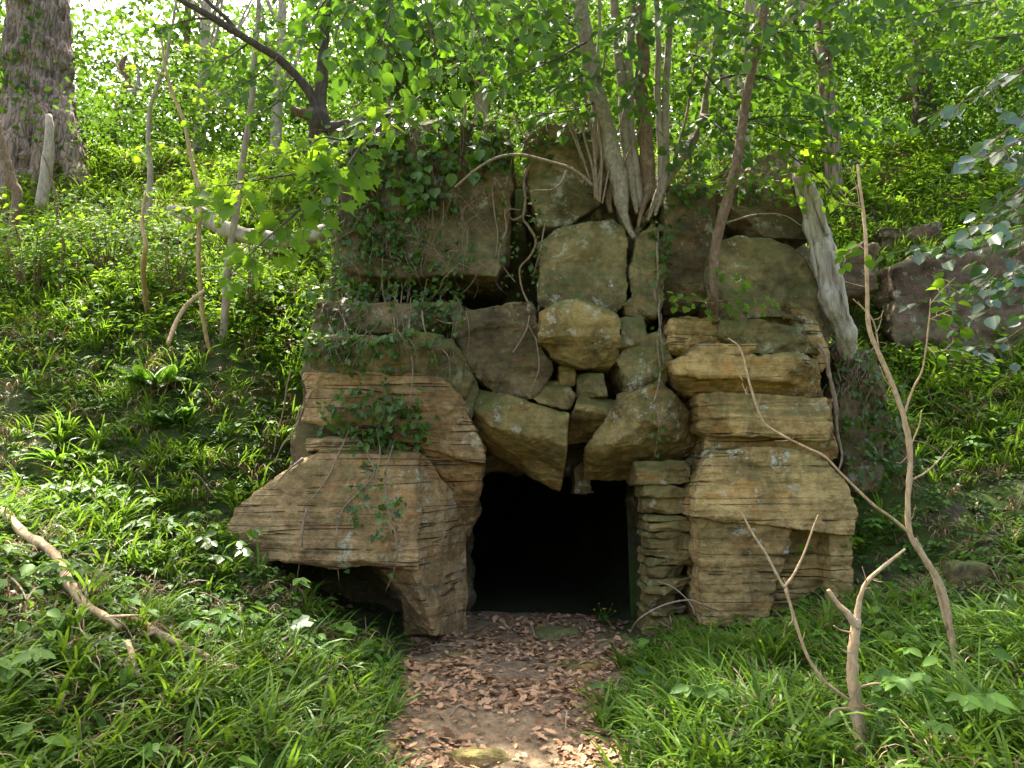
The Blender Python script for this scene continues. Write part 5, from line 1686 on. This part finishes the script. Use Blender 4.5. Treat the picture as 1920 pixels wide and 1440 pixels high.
mb = MB()
Q, u, v, r = candidates(6500, 22, power=1.2)
k = path_dist(Q) > 0.2
Q = Q[k]
blades(mb, Q + np.array([0, 0, .03]), tnormal(Q[:, 0], Q[:, 1]), 9, r.uniform(.14, .34, len(Q)), .009, r, arch=1.6)
tag(mb.build('dry_grass', M['straw'], None), 'brown dead blades hanging under the green tufts', None, None, 'stuff')


def herbs(n, seed, tmpl, leaf, stalk, mat, name, lab, leaflets=(3, 6), power=1.2, thr=0.0, pmin=.12, scale=1.1, rnd=(0, 1), yr=(2.2, 15.5), keep=None):
    Q, u, v, r = candidates(n, seed, power=power, yr=yr)
    pd = path_dist(Q)
    c = fbm(np.column_stack([Q[:, 0] * scale, Q[:, 1] * scale, 0 * pd]), 3, seed)
    k = (pd > pmin) & (c > r.uniform(-.5, .5, len(pd)) + thr)
    if keep is not None:
        k &= keep(Q, u, v)
    Q = Q[k]
    nr = tnormal(Q[:, 0], Q[:, 1])
    m = r.integers(leaflets[0], leaflets[1] + 1, len(Q))
    idx = np.repeat(np.arange(len(Q)), m)
    az = r.uniform(0, 2 * math.pi, len(idx))
    o = np.column_stack([np.cos(az), np.sin(az), 0 * az]) + nr[idx] * np.array([.8, .8, 0])
    h = (stalk * r.uniform(.4, 1.3, len(Q)))[idx]
    pos = Q[idx] + np.column_stack([0 * h, 0 * h, h]) + o * (leaf * .35 * r.uniform(.3, 1.5, len(idx)))[:, None] + np.column_stack([0 * h, 0 * h, r.normal(size=len(h)) * stalk * .25])
    no = np.array([0, 0, 1.0]) + nr[idx] * .5 + r.normal(size=(len(idx), 3)) * .35
    di = o + np.array([0, 0, -.15]) + r.normal(size=o.shape) * .15
    mb = MB()
    put_leaves(mb, tmpl, pos, di, no, leaf * r.uniform(.55, 1.3, len(idx)), np.clip(r.uniform(rnd[0], rnd[1], len(Q))[idx] + r.normal(size=len(idx)) * .15, 0, 1))
    o_ = mb.build(name, mat, None)
    return tag(o_, lab, None, None, 'stuff')


herbs(30000, 31, HERB, .062, .09, M['herb'], 'low_herbs', 'low leafy herbs between the grass tufts', thr=-.12)
herbs(46000, 32, TINY, .048, .05, M['ivy'], 'ground_ivy', 'small dark ivy leaves carpeting the bank', (5, 9), thr=-.45)
herbs(5000, 33, HERB, .095, .16, M['herb'], 'bramble_leaves', 'larger bramble leaves on the banks', (3, 5), thr=.05, rnd=(.3, 1))
herbs(12000, 34, HERB, .085, .22, M['shrub'], 'upper_bank_leaves', 'sunlit low leaves on the upper banks', (4, 7), thr=-.1, yr=(8.2, 15.5), power=1.0)

mb = MB()
Q, u, v, r = candidates(1000, 55, power=1.2)
for q in Q[:330]:
    d = r.normal(size=3) * np.array([1, 1, .0])
    d /= np.linalg.norm(d)
    l = r.uniform(.12, .6)
    e = q + d * l
    e[2] = terrain(e[:1], e[1:2])[0] + .04
    tube(mb, [q + np.array([0, 0, .05]), (q + e) / 2 + np.array([0, 0, r.uniform(.05, .14)]) + r.normal(size=3) * .02, e], np.array([.006, .005, .002]) * r.uniform(.5, 1.3), 5, 5, wob=.02)
tag(mb.build('dead_twigs', M['vine'], None), 'thin dead twigs strewn through the ground cover', None, None, 'stuff')

# fallen leaves: thick on the path, thin on the banks
r = np.random.default_rng(51)
n = 7500
y = 2.6 + 5.4 * r.random(n) ** .9
el = -0.62 - 0.11 * (y - 4)
er = 0.44 + 0.27 * np.clip(y - 4, -1.2, 3.2)
x = el + (er - el) * r.random(n)
n2 = 6500
x2, y2 = r.uniform(-6, 6, n2), r.uniform(2.5, 12, n2)
x, y = np.r_[x, x2], np.r_[y, y2]
Q = np.column_stack([x, y, terrain(x, y)])
bare = vnoise(np.column_stack([x * 2.0, y * 2.0, 0 * x]), 61)
k = ~((np.abs(x - .3) < 1.3) & (y > 8.0) & (y < 8.9))
k &= (bare > r.uniform(-.75, .45, len(x))) | (np.arange(len(x)) >= n)
Q = Q[k]
ok = np.ones(len(Q), bool)
for i in range(len(Q)):
    loc, nor, idx, dist = RB.find_nearest(Vector(Q[i] + np.array([0, 0, .01])))
    if loc is not None and dist < .25 and (Vector(Q[i] + np.array([0, 0, .01])) - loc).dot(nor) < 0:
        if loc.z - Q[i, 2] < 0.12 and nor.z > 0.5:
            Q[i, 2] = loc.z
            ok[i] = r.random() < .25
        else:
            ok[i] = False
Q = Q[ok]
n = len(Q)
nr = tnormal(Q[:, 0], Q[:, 1])
mb = MB()
di = rand_dirs(n, .25)
no = nr + r.normal(size=(n, 3)) * .25
sz = np.clip(r.lognormal(-3.08, .40, n), .018, .10)
Q = Q + nr * (r.uniform(.004, .022, n) + .0 * sz)[:, None] - di * sz[:, None] * .5
h_ = n // 2
put_leaves(mb, OAKDEAD, Q[:h_], di[:h_], no[:h_], sz[:h_], r.beta(1.6, 1.6, h_))
put_leaves(mb, HAZEL, Q[h_:], di[h_:], no[h_:], sz[h_:] * .75, r.beta(1.6, 1.6, n - h_))
tag(mb.build('fallen_leaves', M['dead'], None), 'brown and pinkish dead leaves littering the path', None, None, 'stuff')

# ------------------------------------------------------------------ single plants


def frond(mbl, mbs, base, az, length, width, r, pinnate=True, rise=1.1, curl=1.3):
    o = np.array([math.cos(az), math.sin(az), 0])
    t = np.linspace(0, 1, 15)
    p = [np.array(base)]
    for k in range(14):
        e = rise - curl * t[k]
        p.append(p[-1] + (o * math.cos(e) + np.array([0, 0, math.sin(e)])) * length / 14)
    p = np.array(p)
    tube(mbs, p[[0, 4, 9, 14]], [.004, .0035, .0025, .001], 4, 4)
    sd = np.array([-o[1], o[0], 0])
    if pinnate:
        pos, di, no, sz = [], [], [], []
        for k in np.linspace(1.5, 14, 26):
            q = np.array([np.interp(k, np.arange(15), p[:, c]) for c in range(3)])
            w = width * math.sin(min(1, (k / 14) * .92 + .12) * math.pi) ** .7
            for s in (-1, 1):
                pos.append(q)
                di.append(s * sd + o * .35 + np.array([0, 0, -.15]))
                no.append(np.array([0, 0, 1.0]) - o * .3 + r.normal(size=3) * .1)
                sz.append(max(.015, w))
        put_leaves(mbl, LONG, np.array(pos), np.array(di), np.array(no), np.array(sz), r.uniform(.3, 1, len(pos)))
    else:
        prof = width * np.interp(t, [0, .1, .5, .85, 1], [.35, .8, 1, .75, .05]) * .5
        Vv = []
        for k in range(15):
            wv = .02 * math.sin(k * 2.1) * width
            Vv += [p[k] - sd * prof[k] + np.array([0, 0, .25 * prof[k] + wv]), p[k], p[k] + sd * prof[k] + np.array([0, 0, .25 * prof[k] - wv])]
        q = np.array([[3 * k + a, 3 * k + a + 1, 3 * k + a + 4, 3 * k + a + 3] for k in range(14) for a in (0, 1)])
        mbl.add(np.array(Vv), [q], r.uniform(.4, 1))


def fern(u, v, nf, length, width, lab, seed, pinnate=True, azs=None, name='fern', mat='fern'):
    g = G(u, v)
    r = np.random.default_rng(seed)
    t = empty(name, tuple(g), lab, 'fern')
    for k in range(nf):
        mbl, mbs = MB(), MB()
        az = azs[k] if azs else 2 * math.pi * k / nf + r.uniform(-.3, .3)
        frond(mbl, mbs, g, az, length * r.uniform(.75, 1.15), width * r.uniform(.8, 1.1), r, pinnate, r.uniform(.9, 1.35), r.uniform(1.0, 1.7))
        f = mbl.build('frond', M[mat], t, True)
        mbs.build('stalk', M['bark_brown'], f, True)
    return t


fern(100, 885, 8, .36, .075, 'broad strap leaved fern on the left bank', 1, False, [-2.6, -1.6, -2.1, -1.2, -.5, .2, 3.0, -1.8])
fern(292, 735, 9, .50, .15, 'feathery fern in the sun on the left bank above the strap leaved one', 2)
fern(330, 800, 6, .34, .09, 'smaller feathery fern just below the sunlit fern', 3)
fern(275, 815, 8, .30, .035, 'spiky rosette of narrow leaves under the ferns', 4, False)
fern(470, 945, 9, .24, .03, 'bright grassy tuft on the ledge beside the laminated block', 5, False, None, 'grass_tuft', 'grass')
fern(1435, 588, 9, .20, .018, 'small grassy tuft on the mossy shelf by the dead trunk', 6, False, None, 'grass_tuft', 'grass')
fern(1690, 770, 10, .40, .02, 'grassy tuft beside the dark mossy boulder on the bank', 7, False, None, 'grass_tuft', 'grass')


def leafy_plant(u, v, lab, seed, n=8, leaf=.11, height=.25, tmpl=HERB, mat='herb', cat='plant', spread=.5, name='leafy_plant', trip=True):
    g = G(u, v)
    r = np.random.default_rng(seed)
    t = empty(name, tuple(g), lab, cat)
    mbs, mbl = MB(), MB()
    for k in range(n):
        az = r.uniform(0, 2 * math.pi)
        o = np.array([math.cos(az), math.sin(az) - .3, 0]) * spread * r.uniform(.3, 1)
        top = g + o + np.array([0, 0, height * r.uniform(.6, 1.2)])
        tube(mbs, [g, g + o * .4 + np.array([0, 0, height * .7]), top], [.004, .003, .0015], 5, 4)
        d0 = o / (np.linalg.norm(o) + 1e-9)
        sd = np.array([-d0[1], d0[0], 0])
        dirs = [d0, d0 * .4 + sd, d0 * .4 - sd] if trip else [d0]
        dirs = np.array(dirs) + np.array([0, 0, -.2])
        put_leaves(mbl, tmpl, np.repeat(top[None], len(dirs), 0), dirs, np.array([0, -.2, 1.0]) + r.normal(size=(len(dirs), 3)) * .25, leaf * r.uniform(.7, 1.2, len(dirs)), r.uniform(.3, 1, len(dirs)))
    mbs.build('stem', M['herb'], t, True)
    mbl.build('leaves', M[mat], t)
    return t


leafy_plant(600, 1222, 'arum with large arrow shaped leaves beside the undercut', 1, 4, .22, .22, IVY, 'fern', spread=.22, trip=False, name='arum')
leafy_plant(655, 1232, 'yellow green young leaves beside the arum', 2, 4, .12, .16, MAPLE, 'shrub', spread=.15, trip=False, name='seedling')
leafy_plant(430, 1080, 'dark leafy clump at the mouth of the undercut', 3, 14, .10, .30, HERB, 'ivy', spread=.32)
leafy_plant(548, 1160, 'small upright herb in front of the dark undercut', 4, 3, .09, .26, HERB, 'herb', spread=.10)
leafy_plant(1830, 1420, 'spreading bramble with broad leaflets nearest the viewer', 5, 24, .085, .34, HERB, 'herb', spread=.5, name='bramble')
leafy_plant(1760, 1260, 'bramble with bluish green leaflets at the forked sapling foot', 6, 16, .08, .30, HERB, 'herb', spread=.42, name='bramble')
leafy_plant(1700, 1390, 'bramble between the cut young tree and the sapling', 7, 14, .075, .24, HERB, 'herb', spread=.4, name='bramble')
leafy_plant(1400, 1105, 'leafy herb in front of the lowest block of the right pier', 8, 16, .10, .28, HERB, 'herb', spread=.5)
leafy_plant(1545, 1080, 'bright leafy herb by the outer foot of the right pier', 9, 12, .09, .30, HERB, 'shrub', spread=.4)
leafy_plant(1262, 1185, 'three leaved seedling among the fallen stones', 10, 3, .10, .12, HERB, 'herb', spread=.16, name='seedling')
leafy_plant(1300, 1352, 'pale herb with long pointed leaflets by the path edge', 11, 9, .12, .20, HERB, 'herb', spread=.3)
leafy_plant(1480, 1335, 'small herb on the bare soil left of the cut young tree', 12, 7, .07, .10, HERB, 'herb', spread=.2)
for k, (u, v, n_, lab) in enumerate([(1610, 900, 10, 'herb on the soil just outside the widest laminated block'), (1640, 1010, 10, 'herb at the outer foot of the pier beside the forked sapling'), (1600, 780, 8, 'seedlings on the soil below the dead trunk'),
                                   (1680, 900, 8, 'herb behind the fork of the forked sapling'), (1640, 690, 8, 'small herb on the bank below the purplish wall'), (1850, 860, 12, 'leafy herb on the grassy bank beneath the purplish wall'), (1180, 1330, 6, 'small herb in the grass on the path edge'),
                                   (250, 960, 12, 'dense dark herb above the crooked fallen branch'), (350, 1010, 10, 'pale herb on the bank under the grassy ledge'), (160, 960, 10, 'herb patch under the strap leaved fern'), (520, 830, 8, 'herb at the back corner of the laminated block')]):
    leafy_plant(u, v, lab, 40 + k, n_, .085, .20, HERB, 'herb' if k % 3 else 'ivy', spread=.34)
leafy_plant(60, 1300, 'broad leaved plant in the near left grass', 13, 8, .10, .26, HERB, 'herb', spread=.4)
leafy_plant(380, 1220, 'broad herb beside the straight fallen stick', 14, 10, .09, .2, HERB, 'herb', spread=.4)
leafy_plant(100, 1130, 'herb growing over the crooked fallen branch', 15, 8, .10, .22, HERB, 'herb', spread=.35)

# yellow flowered weed at the threshold
g = G(1132, 1172)
t = empty('flowering_weed', tuple(g), 'little weed with yellow flower heads at the cave threshold', 'flower')
mbs, mbl, mbf = MB(), MB(), MB()
r = np.random.default_rng(8)
for k in range(9):
    top = g + np.array([r.normal() * .055, r.normal() * .03, r.uniform(.12, .21)])
    tube(mbs, [g, (g + top) / 2 + np.array([0, 0, .02]), top], [.003, .002, .0015], 5, 4)
    m = 6
    d = rand_dirs(m, .4) + np.array([0, 0, .9])
    put_leaves(mbf, TINY, np.repeat(top[None], m, 0), d, rand_dirs(m), .016, r.uniform(0, 1, m))
m = 26
put_leaves(mbl, LONG, g + np.column_stack([r.normal(size=m) * .03, r.normal(size=m) * .02, r.uniform(.02, .13, m)]), rand_dirs(m, .4), rand_dirs(m) + np.array([0, 0, 1]), .055, r.uniform(0, 1, m))
mbs.build('stem', M['herb'], t, True)
mbl.build('leaves', M['herb'], t)
mbf.build('flower_head', M['yellow'], t)

# sunlit shrubs on the left bank
for k, (uu, vv, rx, n_, lab) in enumerate([(60, 560, .9, 34, 'bright yellow green shrub at the left edge of the bank'), (205, 520, .9, 34, 'sunlit shrub in the middle of the left bank'), (330, 560, .7, 24, 'lighter shrub just below the fallen log'), (470, 610, .6, 16, 'low shrub between the log and the ivy')]):
    g = G(uu, vv)
    t = empty('shrub', tuple(g), lab, 'shrub', None)
    mbt, mbl = MB(), MB()
    r = np.random.default_rng(600 + k)
    for j in range(n_):
        az = r.uniform(0, 2 * math.pi)
        o = np.array([math.cos(az), math.sin(az), 0]) * rx * r.uniform(.3, 1)
        h = r.uniform(.35, 1.15)
        spray(mbt, mbl, [g + o * .1, g + o * .5 + np.array([0, 0, h * .8]), g + o + np.array([0, 0, h])], .006, .09, .24, .062, HAZEL, seed=620 + 50 * k + j, start=.35, jitter=.3, rnd=(.3, 1))
    mbt.build('stems', M['bark_brown'], t, True)
    mbl.build('leaves', M['shrub'], t)

# ------------------------------------------------------------------ boughs hanging into view from trees out of frame
OV = [
    ('overhanging_bough', 'leafy bough with big lobed leaves before the ivy', 'bark_dark', 'shrub', MAPLE, .115, [
        [(800, 170, 5.2), (720, 230, 4.9), (650, 290, 4.7), (580, 340, 4.6)], [(690, 255, 4.8), (640, 330, 4.6), (590, 400, 4.5)], [(640, 320, 4.7), (540, 330, 4.6), (450, 345, 4.5), (370, 352, 4.4)],
        [(600, 350, 4.6), (540, 410, 4.5), (470, 480, 4.4), (420, 530, 4.4)], [(660, 270, 4.8), (600, 260, 4.7), (560, 300, 4.6)]]),
    ('overhanging_bough', 'bright hazel bough hanging in from above, over the top of the rock', 'bark_dark', 'hazel', HAZEL, .090, [
        [(760, -120, 4.8), (740, -20, 4.7), (720, 60, 4.6), (690, 130, 4.6)], [(760, -60, 4.8), (800, 30, 4.7), (820, 110, 4.7), (810, 180, 4.7)], [(700, -80, 4.9), (660, 0, 4.7), (630, 70, 4.6), (650, 130, 4.6)],
        [(820, -60, 4.9), (880, 20, 4.8), (910, 100, 4.8)], [(650, -60, 4.9), (600, 20, 4.8), (580, 60, 4.7)],
        [(900, -120, 4.8), (980, -40, 4.7), (1040, 50, 4.7)], [(860, -80, 5.2), (930, 30, 5.1), (960, 130, 5.1)], [(680, 20, 5.3), (730, 100, 5.3), (760, 190, 5.3)]]),
    ('overhanging_bough', 'bluish glossy leaved bough drooping in from the right', 'bark_brown', 'bluish', HAZEL, .085, [
        [(2050, 120, 4.6), (1960, 190, 4.5), (1870, 260, 4.4), (1790, 330, 4.4)], [(2050, 260, 4.5), (1960, 320, 4.4), (1870, 390, 4.3), (1790, 450, 4.3)], [(2050, 380, 4.4), (1970, 430, 4.3), (1890, 490, 4.2), (1820, 560, 4.2)],
        [(2050, 60, 4.8), (1950, 110, 4.7), (1850, 170, 4.6), (1760, 210, 4.6)], [(1960, 320, 4.4), (1930, 400, 4.3), (1900, 520, 4.2)], [(2050, 200, 4.4), (1930, 260, 4.2), (1830, 300, 4.1)], [(2050, 330, 4.3), (1930, 380, 4.1), (1840, 420, 4.0)], [(2050, 460, 4.4), (1960, 500, 4.3), (1860, 580, 4.2)]]),
    ('overhanging_bough', 'green bough low in front of the purplish rock wall', 'bark_brown', 'bluish', HAZEL, .085, [
        [(2050, 480, 5.6), (1950, 500, 5.5), (1850, 530, 5.5), (1740, 560, 5.4)], [(2050, 560, 5.6), (1960, 590, 5.5), (1880, 640, 5.5), (1820, 660, 5.4)], [(2050, 400, 5.6), (1940, 420, 5.5), (1800, 450, 5.5), (1690, 470, 5.4)]]),
    ('overhanging_bough', 'dark leafy bough across the upper right corner', 'bark_dark', 'hazel', HAZEL, .085, [
        [(2050, -60, 5.4), (1900, -10, 5.3), (1760, 20, 5.2), (1640, 40, 5.1)], [(1980, -160, 5.3), (1820, -80, 5.2), (1680, -40, 5.1), (1560, 10, 5.0)], [(2050, 20, 5.4), (1930, 60, 5.3), (1820, 80, 5.2), (1700, 130, 5.2)],
        [(1560, -160, 5.3), (1500, -60, 5.2), (1440, 30, 5.1), (1420, 120, 5.1)], [(1640, -160, 5.3), (1600, -40, 5.2), (1580, 80, 5.1)], [(1380, -160, 5.3), (1330, -60, 5.2), (1290, 40, 5.1)]]),
]
for k, (nm, lab, bm_, lm_, tp, lf, branches) in enumerate(OV):
    t = empty(nm, tuple(P(*branches[0][0])), lab, 'branch', 'leafy boughs hanging into view')
    for j, m_ in enumerate(branches):
        bough(t, M[bm_], M[lm_], pix(m_), .009, .13 if lm_ == 'bluish' else .09, .36, lf, tp, seed=1000 + 40 * k + j, lsp=.075, up=(0, -.3, 1.0) if lm_ == 'bluish' else (0, -.75, .75))
